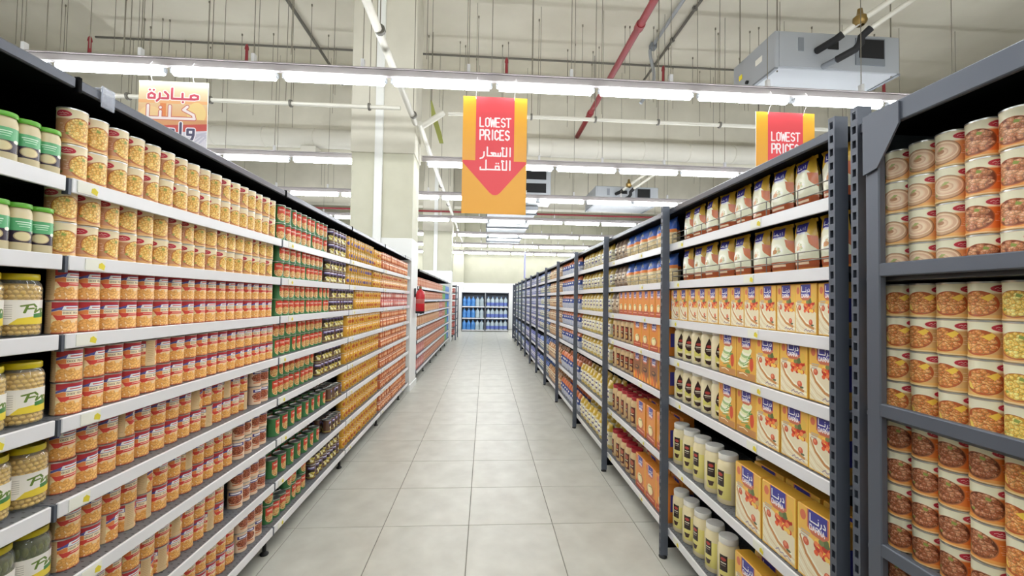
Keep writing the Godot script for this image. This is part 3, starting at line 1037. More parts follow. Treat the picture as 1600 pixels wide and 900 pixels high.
	part("pipe", MB.new().tube([Vector3(-8.4, 0, 0), Vector3(-3.0, 0, 0)], 0.022, 6).done(M["grey conduit"]), tl)
	part("pipe", MB.new().tube([Vector3(-1.5, 0, 0), Vector3(5.9, 0, 0)], 0.022, 6).done(M["grey conduit"]), tl)
	# loose threaded rods left hanging from the slab
	var rod_at := []
	for e in [[-8.0, 1.15], [-8.9, 0.9], [-9.9, 1.1]]:
		var z: float = e[0]
		for k in 17:
			var x := -8.2 + k * 0.98 + rng.randf_range(-0.35, 0.35)
			rod_at.append([x, z + rng.randf_range(-0.2, 0.2), e[1] * rng.randf_range(0.8, 1.7)])
			if rng.randf() < 0.45:
				rod_at.append([x + rng.randf_range(0.07, 0.16), z + rng.randf_range(-0.2, 0.2), e[1] * rng.randf_range(0.7, 1.5)])
	for k in 20:
		rod_at.append([-6.0 + k * 0.66 + rng.randf_range(-0.25, 0.25), rng.randf_range(-6.9, -5.3), rng.randf_range(2.2, 2.7)])
	for k in 18:
		rod_at.append([-5.5 + k * 0.72 + rng.randf_range(-0.25, 0.25), rng.randf_range(-14.8, -12.2), rng.randf_range(1.8, 2.7)])
	rod_at = rod_at.filter(func(e): return not (e[0] > -2.5 and e[0] < -1.1 and e[1] < -7.1 and e[1] > -8.2) and not (e[0] > 3.9 and e[1] > -7.1) and not (e[1] < -12.0 and (e[0] > -0.1 and e[0] < 1.75 or e[0] > 3.1 and e[0] < 5.3)))
	rod_at.sort_custom(func(a, b): return a[0] < b[0])
	for k in rod_at.size():
		var e: Array = rod_at[k]
		var top: float = CEIL if e[1] > -9.38 and e[0] > -7.7 and e[0] < 13.7 else CEIL + 0.25
		var m := MB.new().tube([Vector3(0, -e[2], 0), Vector3(0, 0, 0)], 0.005, 5).done(M["dark rod"])
		var r := thing("threaded_rod", "thin threaded rod hanging from ceiling, %s counted from the initiative sign end" % nth(k + 1), "rod", Vector3(e[0], top, e[1]), 0.0, "threaded rods under the ceiling")
		part("rod", m, r)
		part("anchor", MB.new().tube([Vector3(0, 0, 0), Vector3(0, -0.04, 0)], 0.014, 6).done(M["dark rod"]), r)
	# air handling
	air_unit("air_handler", "large grey air handling box above the can bay, with pipes and valves", Vector3(5.21, 5.09, -5.9), Vector3(1.97, 0.57, 1.05), true)
	air_unit("air_handler", "smaller looking grey air handling box farther down the hall", Vector3(4.15, 4.5, -12.2), Vector3(1.9, 0.5, 1.3), false)
	var dk := thing("air_duct", "long grey sheet metal duct above the aisle behind the price sign", "duct", Vector3(0.77, 4.27, -12.4))
	part("casing", bx(Vector3(0, 0.35, -3.9), Vector3(1.5, 0.7, 7.8), M["galvanised"], 0.01), dk)
	part("intake_box", bx(Vector3(0.25, 0.62, 0.25), Vector3(1.6, 1.05, 0.5), M["galvanised"], 0.01), dk)
	for y in [0.52, 0.9]:
		part("intake_grille", bx(Vector3(0.60, y, 0.51), Vector3(0.62, 0.26, 0.04), M["black hole"]), dk)
	for k in 6:
		part("flange", bx(Vector3(0, 0.35, -0.6 - k * 1.3), Vector3(1.58, 0.78, 0.05), M["galvanised dark"], 0.004), dk)
	for sx in [-0.7, 0.7]:
		for k in 3:
			part("duct_rod", MB.new().tube([Vector3(sx, 0.7, -1.0 - k * 1.6), Vector3(sx, 2.8, -1.0 - k * 1.6)], 0.008, 5, false).done(M["dark rod"]), dk)
	var wd := thing("round_duct", "pale round duct crossing the hall along the first beam", "duct", Vector3(0, 5.5, -10.62))
	part("casing", MB.new().tube([Vector3(-12, 0, 0), Vector3(-2.6, 0, 0)], 0.23, 16).done(M["white pipe"]), wd)
	part("casing", MB.new().tube([Vector3(1.0, 0, 0), Vector3(12, 0, 0)], 0.23, 16).done(M["white pipe"]), wd)
	for x in [-9.1, -7.9, -6.7, -5.5, -4.3, -3.1, 1.6, 2.8, 4.0, 5.2, 6.4, 7.6]:
		part("joint_ring", MB.new().tube([Vector3(x, 0, 0), Vector3(x + 0.05, 0, 0)], 0.245, 16).done(M["white pipe"]), wd)
	var df := thing("air_diffuser", "small square air diffuser beside the big column", "vent", Vector3(-4.35, 5.01, -10.6))
	part("frame", bx(Vector3(0, 0, 0), Vector3(0.5, 0.05, 0.5), M["white pipe"], 0.005), df)
	part("neck", bx(Vector3(0, 0.13, 0), Vector3(0.36, 0.22, 0.36), M["white pipe"], 0.005), df)
	for k in 3:
		part("louver", bx(Vector3(0, -0.03, -0.14 + k * 0.14), Vector3(0.4, 0.012, 0.08), M["galvanised dark"]), df)
	var gs := thing("plastic_strip", "olive green plastic strip hanging beside the big column", "strip", Vector3(-1.02, 4.4, -7.4))
	part("strip", MB.new().prism([Vector2(0.0, 0.68), Vector2(0.02, 0.68), Vector2(0.2, 0.1), Vector2(0.24, -0.08), Vector2(0.17, -0.08), Vector2(0.02, 0.38)], 2, -0.003, 0.003).done(M["olive strip"]), gs)
	part("tie", MB.new().tube([Vector3(0.01, 0.66, 0), Vector3(0.01, CEIL - 4.4, 0)], 0.005, 5, false).done(M["dark rod"]), gs)


func air_unit(called: String, label: String, at: Vector3, s: Vector3, near: bool) -> void:
	var o := thing(called, label, "air handler", at)
	part("casing", bx(Vector3(0, s.y * 0.5, -s.z * 0.5), s, M["galvanised"], 0.012), o)
	part("front_panel", bx(Vector3(-s.x * 0.22, s.y * 0.5, 0.006), Vector3(s.x * 0.5, s.y * 0.92, 0.012), M["galvanised"], 0.004), o)
	part("intake_frame", bx(Vector3(s.x * 0.255, s.y * 0.55, 0.01), Vector3(s.x * 0.235, s.y * 0.72, 0.02), M["galvanised dark"], 0.004), o)
	part("intake_opening", bx(Vector3(s.x * 0.262, s.y * 0.62, 0.018), Vector3(s.x * 0.2, s.y * 0.5, 0.012), M["black hole"]), o)
	part("control_opening", bx(Vector3(-s.x * 0.045, s.y * 0.66, 0.016), Vector3(s.x * 0.085, s.y * 0.2, 0.012), M["black hole"]), o)
	part("connection_plate", bx(Vector3(-s.x * 0.3, s.y * 0.65, 0.016), Vector3(0.08, 0.2, 0.01), M["galvanised dark"]), o)
	for sx in [-1.0, 1.0]:
		part("edge_strip", bx(Vector3(sx * (s.x * 0.5 - 0.02), 0.0, -s.z * 0.5), Vector3(0.05, 0.03, s.z), M["galvanised dark"]), o)
		for sz in [0.06, 0.94]:
			part("hanger_rod", MB.new().tube([Vector3(sx * s.x * 0.46, -0.02, -s.z * sz), Vector3(sx * s.x * 0.46, CEIL - 0.002 - at.y, -s.z * sz)], 0.009, 5, false).done(M["dark rod"]), o)
	if near:
		part("maker_plate", bx(Vector3(-s.x * 0.5 - 0.003, s.y * 0.55, -s.z * 0.35), Vector3(0.006, 0.09, 0.16), M["white pipe"]), o)
		part("warning_sticker", bx(Vector3(-s.x * 0.5 - 0.003, s.y * 0.52, -s.z * 0.80), Vector3(0.006, 0.08, 0.08), M["yellow tag"]), o)
		part("cable_gland", MB.new().tube([Vector3(-s.x * 0.5, 0.12, -s.z * 0.62), Vector3(-s.x * 0.5 - 0.03, 0.12, -s.z * 0.62)], 0.03, 8).done(M["black hole"]), o)
	# insulated supply and return pipes with their valves
	var k := s.x / 1.97
	var a := [Vector3(-0.35, 0.28, 0.02), Vector3(-0.30, 0.28, 0.30), Vector3(-0.12, 0.42, 0.5), Vector3(0.42, 0.78, 0.95)]
	var b := [Vector3(-0.25, 0.05, 0.012), Vector3(-0.2, 0.05, 0.2), Vector3(-0.08, 0.1, 0.38), Vector3(-0.05, 0.24, 0.45), Vector3(0.02, 0.32, 0.52), Vector3(0.6, 0.72, 0.98)]
	part("supply_pipe", MB.new().tube([(a[1] * 0.7 + a[2] * 0.3) * k, a[2] * k, a[3] * k, (Vector3(0.95, 1.12, 1.4) if near else Vector3(0.5, 0.84, 1.02)) * k], 0.04 * k, 10).done(M["white pipe"]), o)
	part("supply_hose", MB.new().tube([a[0] * k, a[1] * k, (a[1] * 0.7 + a[2] * 0.3) * k], 0.052 * k, 10).done(M["foam"]), o)
	part("return_pipe", MB.new().tube([b[4] * k, b[5] * k, (Vector3(1.2, 1.16, 1.4) if near else Vector3(0.66, 0.76, 1.03)) * k], 0.035 * k, 10).done(M["white pipe"]), o)
	part("return_hose", MB.new().tube([b[1] * k, b[2] * k, (b[2] + b[3]) * 0.5 * k + Vector3(0.03, 0, 0), b[3] * k, b[4] * k], 0.05 * k, 10).done(M["foam"]), o)
	part("coupling", MB.new().tube([b[0] * k, b[1] * k], 0.042 * k, 10).done(M["galvanised dark"]), o)
	part("valve_body", MB.new().lathe([Vector2(0.05, -0.07), Vector2(0.085, -0.03), Vector2(0.085, 0.04), Vector2(0.04, 0.08), Vector2(0.03, 0.16)], 10, a[2] * k + Vector3(0, 0.01, 0)).done(M["brass"]), o)
	part("valve_actuator", MB.new().lathe([Vector2(0.06, -0.1), Vector2(0.09, -0.04), Vector2(0.07, 0.08), Vector2(0.03, 0.1)], 10, Vector3(0.55, 0.94, 1.02) * k).done(M["copper paint"]), o)
	part("valve_handle", MB.new().lathe([Vector2(0.03, -0.06), Vector2(0.075, -0.04), Vector2(0.075, 0.05), Vector2(0.03, 0.07)], 10, Vector3(0.70, 0.98, 1.05) * k).done(M["green handle"]), o)
	part("valve_actuator", MB.new().lathe([Vector2(0.05, -0.09), Vector2(0.08, -0.03), Vector2(0.06, 0.08), Vector2(0.03, 0.1)], 10, b[5] * k + Vector3(0.08, 0.05, 0)).done(M["copper paint"]), o)


func make_signs() -> void:
	for e in [
		["hanging_sign", "orange hanging sign reading LOWEST PRICES with a red arrow, over the aisle", "price sign print", Vector3(0.0775, 3.245, -4.79), 0.735, 1.35],
		["hanging_sign", "second LOWEST PRICES sign, half hidden behind the bag shelves", "price sign print", Vector3(3.56, 3.22, -4.79), 0.735, 1.35],
		["banner_sign", "pastel sign with red and white Arabic lettering above the chickpea shelves", "initiative sign print", Vector3(-3.45, 3.43, -4.79), 0.725, 1.0]]:
		var o := thing(e[0], e[1], "sign", e[3], 0.0, "signs hanging under the front lamp row")
		var w: float = e[4]
		var h: float = e[5]
		part("board", bx(Vector3(0, 0, -0.004), Vector3(w, h, 0.006), M["white paint"]), o)
		var f := MB.new()
		f.face([Vector3(-w / 2, -h / 2, 0), Vector3(w / 2, -h / 2, 0), Vector3(w / 2, h / 2, 0), Vector3(-w / 2, h / 2, 0)], [Vector2(0, 1), Vector2(1, 1), Vector2(1, 0), Vector2(0, 0)], Vector3.BACK)
		part("print", f.done(M[e[2]]), o)
		for sx in [-0.3, 0.3]:
			part("hook", MB.new().tube([Vector3(sx * w, h / 2 - 0.03, 0.004), Vector3(sx * w, h / 2 + 0.03, 0.03), Vector3(sx * w + 0.01, 3.97 - e[3].y, 0.058), Vector3(sx * w + 0.01, 4.09 - e[3].y, 0.058), Vector3(sx * w + 0.01, 4.13 - e[3].y, 0.029)], 0.003, 5).done(M["cord"]), o)
	var n := thing("aisle_sign", "narrow lilac aisle sign seen edge-on in the distance", "sign", Vector3(1.66, 3.05, -17.95))
	part("board", bx(Vector3(0, 0, 0), Vector3(0.03, 1.1, 0.5), mat("lilac board", hx("a3a5d6"), 0.5), 0.004), n)
	part("board_frame", bx(Vector3(0, 0.565, 0), Vector3(0.05, 0.04, 0.52), M["white rail"], 0.004), n)
	for sz in [-0.2, 0.2]:
		part("cord", MB.new().tube([Vector3(0, 0.58, sz), Vector3(0, CEIL + 0.248 - 3.05, sz)], 0.004, 5).done(M["cord"]), n)


# ------------------------------------------------------------------ shelving
func bay(called: String, label: String, front: float, dir: float, z0: float, z1: float, decks: Array, top: float, o := {}) -> Node3D:
	# front: where the shelf edges stand; dir: +1 when the bay lies on the +x side; z0 nearer, z1 farther
	var depth: float = o.get("depth", 0.5)
	var t := thing(called, label, "shelving", Vector3(front, 0, z0), 0.0, o.get("group", ""))
	var len := z0 - z1
	var mid := -len * 0.5
	var gap: float = o.get("gap", 0.02)
	var th: float = o.get("thick", 0.022)
	part("back_panel", bx(Vector3(dir * (depth + 0.01), top * 0.5 + 0.04, mid), Vector3(0.015, top - 0.08, len - 0.004), M["black steel"]), t)
	part("base_beam", bx(Vector3(dir * 0.16, 0.075, mid), Vector3(0.03, 0.09, len - 0.01), M["black steel"]), t)
	for i in decks.size():
		var y: float = decks[i]
		var s := part("shelf", bx(Vector3(dir * (depth * 0.5 + 0.004), -th * 0.5, mid), Vector3(depth, th, len - 0.006), M["punched deck"] if y < 1.5 else M["deck steel"]), t, Vector3(0, y, 0))
		if o.get("rails", true):
			part("price_rail", bx(Vector3(-dir * 0.004, -0.021, mid), Vector3(0.010, 0.046, len - gap), M["white rail"], 0.002), s)
			part("bracket_end", bx(Vector3(dir * 0.004, -0.026, -0.0047), Vector3(0.02, 0.05, 0.009), M["steel"]), s)
			var spots: Array = o.get("tags", [len - 0.12])
			for z in spots:
				var tz: float = -z + rng.randf_range(-0.05, 0.05)
				part("price_tag", bx(Vector3(-dir * 0.0105, -0.021, tz), Vector3(0.002, 0.036, 0.07), M["paper tag"]), s)
				part("price_tag", MB.new().prism([Vector2(-0.036, tz + dir * 0.03), Vector2(-0.030, tz + dir * 0.010), Vector2(-0.016, tz + dir * 0.012), Vector2(-0.012, tz + dir * 0.022), Vector2(-0.022, tz + dir * 0.034)], 0, -dir * 0.0112 - 0.0008, -dir * 0.0112 + 0.0008).done(M["yellow tag"]), s)
		else:
			part("front_bar", bx(Vector3(-dir * 0.012, 0.018, mid + 0.025), Vector3(0.02, 0.038, len - 0.06), M["steel"], 0.003), s)
	if o.get("roof", true):
		var rf := part("top_shelf", bx(Vector3(dir * depth * 0.5, -0.012, mid), Vector3(depth + 0.02, 0.024, len - 0.004), M["black steel"]), t, Vector3(0, top, 0))
		part("edge_strip", bx(Vector3(-dir * (0.012 if dir < 0 else 0.006), -0.016, mid), Vector3(0.014, 0.034, len - 0.006), M["edge steel"], 0.004), rf)
		if dir < 0:
			part("edge_joint", bx(Vector3(-dir * 0.014, -0.018, -0.0065), Vector3(0.018, 0.05, 0.012), M["black steel"], 0.002), rf)
	return t


func upright_mesh(h: float) -> ArrayMesh:
	# a slotted post: its aisle face (towards -x) is a ladder round real slots, its sides are plain
	var b := MB.new()
	b.box(Vector3(-0.0185, h * 0.5, 0.0095), Vector3(0.003, h, 0.006))
	b.box(Vector3(-0.0185, h * 0.5, -0.0095), Vector3(0.003, h, 0.006))
	var y := 0.0
	while y < h:
		var s := minf(0.021, h - y)
		b.box(Vector3(-0.0185, y + s * 0.5, 0), Vector3(0.003, s, 0.014))
		y += 0.0445
	b.box(Vector3(0.004, h * 0.5, 0.0115), Vector3(0.044, h, 0.002))
	b.box(Vector3(0.004, h * 0.5, -0.0115), Vector3(0.044, h, 0.002))
	return b.into(MB.new().box(Vector3(0.012, h * 0.5, 0), Vector3(0.004, h - 0.01, 0.02)).done(M["black hole"]), M["steel"])


func foot_mesh() -> ArrayMesh:
	return MB.new().lathe([Vector2(0.0, 0.0), Vector2(0.024, 0.0), Vector2(0.026, 0.008), Vector2(0.016, 0.016), Vector2(0.011, 0.02), Vector2(0.011, 0.07)], 10).done(M["rubber"])


func make_gondolas() -> void:
	var foot := foot_mesh()
	# the can side
	var zs := [0.1, -1.37, -2.735, -4.07, -5.40, -6.74, -7.27]
	var what := ["shelving bay with glass jars nearest the eye", "white railed bay full of chickpea cans", "white railed bay of green cans", "white railed bay of yellow tins", "white railed bay of orange cans", "short white railed bay ending at the big column"]
	for k in 6:
		var tags := []
		var len: float = zs[k] - zs[k + 1]
		for q in [0.13, 0.62]:
			if q < len:
				tags.append(len * q if k == 0 else q)
		var t := bay("shelving_bay", "%s on the can side" % what[k], FRONT_L, -1.0, zs[k], zs[k + 1], L_DECKS, 2.262, {"tags": [0.10] if k else [1.25], "group": "bays of the can side"})
		if k > 0:
			part("foot", foot, t, Vector3(-0.045, 0, 0.0))
			part("foot_bracket", bx(Vector3(-0.09, 0.1, -0.022), Vector3(0.10, 0.07, 0.03), M["black steel"]), t)
	var zr := [-8.15]
	for k in 6:
		zr.append(-8.15 - 1.22 * (k + 1))
	for k in 6:
		var t := bay("shelving_bay", "%s bay beyond the big column, on the can side" % nth(k + 1), FRONT_L, -1.0, zr[k], zr[k + 1], RUN_DECKS, 2.15, {"group": "bays of the can side", "tags": []})
		part("foot", foot, t, Vector3(-0.045, 0, 0.0))
	var ed := bay("shelving_bay", "dark framed bay past the second column, on the can side", -1.16, -1.0, -16.35, -17.6, RUN_DECKS, 2.1, {"rails": false, "group": "bays of the can side"})
	for z in [0.0, -1.24]:
		part("upright", upright_mesh(2.12), ed, Vector3(0.03, 0, z))
	# the bag side
	var up := upright_mesh(2.195)
	for k in 12:
		var z0 := -1.318 - 1.325 * k
		var label := "dark slotted bay holding %s, %s along the bag side" % [["jars and pasta boxes", "red-lidded jars and blue bags", "cream bags", "orange topped bags", "beige bags", "azure topped bags", "violet bags", "violet bags", "violet bags", "slate blue bags", "slate blue bags", "slate blue bags"][k], nth(k + 1)]
		var t := bay("slotted_bay", label, FRONT_R, 1.0, z0, z0 - 1.325, R_DECKS, 2.196, {"gap": 0.03, "group": "bays of the bag side", "tags": [1.18, 0.45] if k < 2 else [], "depth": 0.56})
		var u := part("upright", up, t, Vector3(-0.040, 0.016, 0.022))
		part("foot", foot, u, Vector3(0.0, -0.016, 0))
		part("base_arm", bx(Vector3(0.05, 0.09, -0.01), Vector3(0.13, 0.09, 0.024), M["black steel"]), t)
		if k < 3:
			for s in 2:
				wire_guard(t, R_DECKS[s], -0.04, -1.302)
	part("upright", up, get_node("slotted_bay_011"), Vector3(-0.040, 0.016, -1.325 - 0.022))
	part("end_panel", bx(Vector3(0.26, 1.1, -1.325), Vector3(0.6, 2.18, 0.02), M["steel"]), get_node("slotted_bay_011"))
	# the can bay next to the eye: heavier frame, no price rails
	var cb := bay("can_bay", "dark framed bay stacked full of bean cans beside the slotted uprights", 1.15, 1.0, 0.5, -1.226, [1.683, 1.283, 0.890, 0.497, 0.12], 2.155, {"rails": false, "depth": 0.6, "thick": 0.012})
	part("front_beam", bx(Vector3(-0.018, 2.137, -0.83), Vector3(0.016, 0.06, 1.68), M["steel"], 0.003), cb)
	part("front_stile", bx(Vector3(-0.012, 1.08, -1.66), Vector3(0.022, 2.15, 0.044), M["steel"], 0.003), cb)
	part("side_panel", bx(Vector3(0.3, 1.08, -1.7235), Vector3(0.58, 2.14, 0.004), M["steel"]), cb)
	part("slotted_post", up, cb, Vector3(0.0, 0.016, -1.722))
	part("gusset", MB.new().prism([Vector2(2.16, -1.68), Vector2(2.16, -1.57), Vector2(2.10, -1.57), Vector2(1.995, -1.635), Vector2(1.985, -1.68)], 0, -0.032, -0.0265).done(M["steel"]), cb)
	part("foot", foot, cb, Vector3(0, 0, -1.66))


func wire_guard(t: Node3D, y: float, za: float, zb: float) -> void:
	var b := MB.new()
	for h in [0.035, 0.068]:
		b.tube([Vector3(0.012, h, za), Vector3(0.012, h, zb)], 0.0022, 5)
		b.tube([Vector3(0.012, h, zb), Vector3(0.2, h, zb)], 0.0022, 5)
	for k in 8:
		var z := lerpf(za, zb, k / 7.0)
		b.tube([Vector3(0.012, 0.001, z), Vector3(0.012, 0.068, z)], 0.0022, 5)
	part("wire_guard", b.done(M["wire"]), t, Vector3(0, y, 0)).set_meta("label", "thin wire fence along the shelf edge")


const RUN_DECKS := [1.82, 1.565, 1.30, 1.045, 0.775, 0.49, 0.20]


# ------------------------------------------------------------------ goods
func can_proto(h: float, r: float, print_key: String, segs := 20, lid := true) -> Node3D:
	var root := Node3D.new()
	var b := MB.new().lathe([Vector2(r * 0.94, 0.0), Vector2(r, 0.002), Vector2(r, 0.005), Vector2(r * 0.975, 0.008), Vector2(r * 0.975, h - 0.008), Vector2(r, h - 0.005), Vector2(r, h - 0.002), Vector2(r * 0.94, h)], segs, Vector3.ZERO, 0.006, h - 0.006)
	part("can_body", b.done(M[print_key]), root)
	if lid:
		part("can_lid", MB.new().lathe([Vector2(r * 1.004, h - 0.0045), Vector2(r * 1.004, h - 0.0005), Vector2(r * 0.95, h), Vector2(r * 0.91, h - 0.004), Vector2(r * 0.4, h - 0.003), Vector2(0.0, h - 0.003)], segs).done(M["tin"]), root)
	return root


func can_single(h: float, r: float, print_key: String, segs := 12) -> MeshInstance3D:
	var o := MeshInstance3D.new()
	var m := MB.new().lathe([Vector2(r * 0.94, 0.0), Vector2(r, 0.003), Vector2(r, h - 0.003), Vector2(r * 0.94, h)], segs).done(M[print_key])
	o.mesh = MB.new().lathe([Vector2(r * 0.95, h), Vector2(r * 0.9, h - 0.004), Vector2(0.0, h - 0.003)], segs).into(m, M["tin"])
	return o


func can_row(called: String, desc: String, proto: Node3D, h: float, shelf: int, za: float, zb: float, pitch: float, anchor: String, o := {}) -> void:
	var y: float = L_DECKS[shelf] + 0.0005
	var count := int(floor((za - zb) / pitch + 0.01)) + 1
	var wob: float = o.get("wobble", 0.35)
	var squeeze := minf(1.0, 0.107 / h) if (shelf == 1 or shelf == 2) and o.get("layers", 2) > 1 else 1.0
	for row in int(o.get("rows", 1)):
		for layer in int(o.get("layers", 2)):
			for k in count:
				if layer == 1 and o.has("gaps") and rng.randf() < o.gaps:
					continue
				var x: float = FRONT_L - 0.012 - float(o.get("r", 0.038)) - float(o.get("inset", 0.0)) - row * 2.25 * float(o.get("r", 0.038))
				var turn := PI / 2 + rng.randf_range(-wob, wob) + float(o.get("turn", 0.12))
				if rng.randf() < float(o.get("odd", 0.0)):
					turn += rng.randf_range(0.8, 1.7) * (1.0 if rng.randf() < 0.5 else -1.0)
				var at := Vector3(x + rng.randf_range(-0.003, 0.003), y + layer * (h * squeeze + 0.0007), za - k * pitch + rng.randf_range(-0.0008, 0.0008))
				var lay := ("upper layer" if layer else "lower layer") if o.get("layers", 2) > 1 else "single layer"
				if row:
					lay = "%s row back" % nth(row + 1)
				place(proto, called, "%s, %s, %s from the %s, %s shelf" % [desc, lay, nth(k + 1), anchor, SHELF_WORDS[shelf]], "can", "%ss on the can side" % desc, at, turn).scale.y = squeeze


func make_products() -> void:
	left_cans()
	left_jars()
	right_cans()
	right_near()
	right_bags()
	left_far()


func left_cans() -> void:
	var a := can_proto(0.115, 0.0375, "chickpea print")
	for s in 2:
		can_row("chickpea_can", "beige chickpea can", a, 0.115, s, -1.432 + s * 0.022, -2.70, 0.0778, "green-lidded jars", {"turn": -0.28, "wobble": 0.45})
	var b := can_proto(0.103, 0.0368, "red chickpea print")
	var ends := {2: -2.70, 3: -2.69, 4: -2.52, 5: -2.36, 6: -2.36, 7: -2.42}
	for s in ends:
		can_row("red_chickpea_can", "red and blue chickpea can", b, 0.103, s, -1.425 - 0.024 * (s - 2), ends[s], 0.0772, "pickle jars", {"odd": 0.04 if s < 4 else 0.16, "turn": -0.15, "wobble": 0.25, "inset": 0.0 if s < 4 else 0.03, "r": 0.0368})
	var c := can_proto(0.106, 0.0375, "kidney print")
	for s in range(4, 8):
		can_row("bean_can", "brown bean can", c, 0.106, s, ends[s] - 0.085, -2.72, 0.079, "red chickpea cans", {"inset": 0.02, "turn": -0.55, "wobble": 0.5})
	var d := can_proto(0.115, 0.0385, "green print", 18)
	var dn := {0: -3.60, 1: -3.52, 2: -3.62, 3: -3.54, 4: -3.42, 7: -3.36}
	for s in dn:
		can_row("fava_can", "green and red fava can", d, 0.115 if s != 2 else 0.112, s, -2.80, dn[s], 0.0805, "chickpea cans", {"turn": -0.38, "wobble": 0.45, "inset": 0.0 if s < 3 else 0.02, "gaps": 0.0 if s != 7 else 0.45})
	var dl := can_proto(0.118, 0.040, "green print", 20)
	for s in [5, 6]:
		can_row("spaced_fava_can", "spaced out green fava can", dl, 0.118, s, -2.83, -3.62 if s == 5 else -3.55, 0.113, "bean cans", {"layers": 1, "rows": 4, "r": 0.042, "wobble": 0.2, "turn": -0.05, "inset": 0.012})
	var e := can_proto(0.112, 0.037, "dark print", 16)
	for s in 8:
		var z0: float = dn.get(s, -3.60) - 0.10
		if s == 5 or s == 6:
			can_row("dark_bean_can", "dark bean can with blossoms", e, 0.112, s, -3.74, -4.03, 0.077, "green cans", {"layers": 1, "rows": 3, "r": 0.037})
		else:
			can_row("dark_bean_can", "dark bean can with blossoms", e, 0.112, s, z0, -4.30 if s == 2 else -4.03, 0.077, "green cans", {"wobble": 0.7, "turn": -0.5, "inset": 0.0 if s < 3 else 0.015})
	var f := can_single(0.112, 0.037, "amber print", 14)
	can_row("amber_can", "amber and violet can", f, 0.112, 0, -4.12, -4.98, 0.0775, "dark bean cans", {})
	can_row("amber_can", "amber and violet can", f, 0.112, 1, -4.12, -4.90, 0.0775, "dark bean cans", {})
	var g := can_single(0.104, 0.042, "gold print", 14)
	for s in 8:
		var za := -4.13
		if s < 2:
			za = -5.07
		elif s == 2:
			za = -4.40
		can_row("gold_tin", "golden yellow tin", g, 0.104, s, za, -5.36, 0.0855, "dark bean cans" if s > 1 else "amber cans", {"r": 0.042, "inset": 0.0 if s < 4 else 0.01})
	var hh := can_single(0.110, 0.045, "orange print", 12)
	var hp := can_single(0.110, 0.045, "peach print", 12)
	var hk := can_single(0.110, 0.045, "pink print", 12)
	for s in 8:
		var pr: Node3D = hh
		var nm := "orange_can"
		var ds := "orange red can"
		if s == 1:
			pr = hp
			nm = "peach_can"
			ds = "pale peach can"
		elif s == 2:
			pr = hk
			nm = "pink_can"
			ds = "pink banded can"
		can_row(nm, ds, pr, 0.110, s, -5.47, -7.20, 0.0965, "golden tins", {"r": 0.045})


func lid_mesh(r: float, y: float, h: float, mat_key: String) -> ArrayMesh:
	return MB.new().lathe([Vector2(r * 0.97, y), Vector2(r, y + 0.002), Vector2(r, y + h - 0.003), Vector2(r * 0.95, y + h), Vector2(r * 0.86, y + h - 0.0015), Vector2(0.0, y + h - 0.0015)], 22).done(M[mat_key])


func pea_mesh(r: float, y0: float, y1: float, size: float, tall: float, sd: int, mat_key: String) -> ArrayMesh:
	var g := RandomNumberGenerator.new()
	g.seed = sd
	var b := MB.new()
	var y := y0 + size
	var odd := 0.0
	while y < y1:
		var count := int(TAU * r / (size * 2.05))
		for k in count:
			var th := TAU * (k + odd) / count
			var c := Vector3(sin(th) * (r - size * 0.95), y + g.randf_range(-0.1, 0.1) * size, cos(th) * (r - size * 0.95))
			b.lathe([Vector2(0, -size * tall), Vector2(size * 0.72, -size * 0.7 * tall), Vector2(size, 0), Vector2(size * 0.72, size * 0.7 * tall), Vector2(0, size * tall)], 7, c)
		y += size * 1.78 * tall
		odd = 0.5 - odd
	return b.done(M[mat_key])


func big_jar(pickled: bool) -> Node3D:
	var root := Node3D.new()
	var r := 0.049
	part("content", MB.new().lathe([Vector2(0, 0.006), Vector2(r * 0.86, 0.006), Vector2(r * 0.88, 0.012), Vector2(r * 0.88, 0.142), Vector2(r * 0.7, 0.152), Vector2(0, 0.152)], 20).done(M["olive brine" if pickled else "brine"]), root)
	if pickled:
		var q := part("pickles", pea_mesh(r * 0.955, 0.016, 0.135, 0.0085, 2.2, 5, "pickle"), root)
		q.set_meta("kind", "stuff")
	else:
		var q := part("chickpeas", pea_mesh(r * 0.965, 0.004, 0.146, 0.0076, 0.95, 3, "chickpea"), root)
		q.set_meta("kind", "stuff")
	part("glass", MB.new().lathe([Vector2(r * 0.9, 0.0), Vector2(r, 0.008), Vector2(r, 0.140), Vector2(r * 0.93, 0.153), Vector2(r * 0.82, 0.160), Vector2(r * 0.82, 0.166)], 24).done(M["glass"]), root)
	part("label", MB.new().lathe([Vector2(r * 1.008, 0.036), Vector2(r * 1.008, 0.106)], 24).done(M["pickle jar print"]), root)
	part("lid", lid_mesh(r * 0.88, 0.163, 0.018, "yellow lid"), root)
	return root


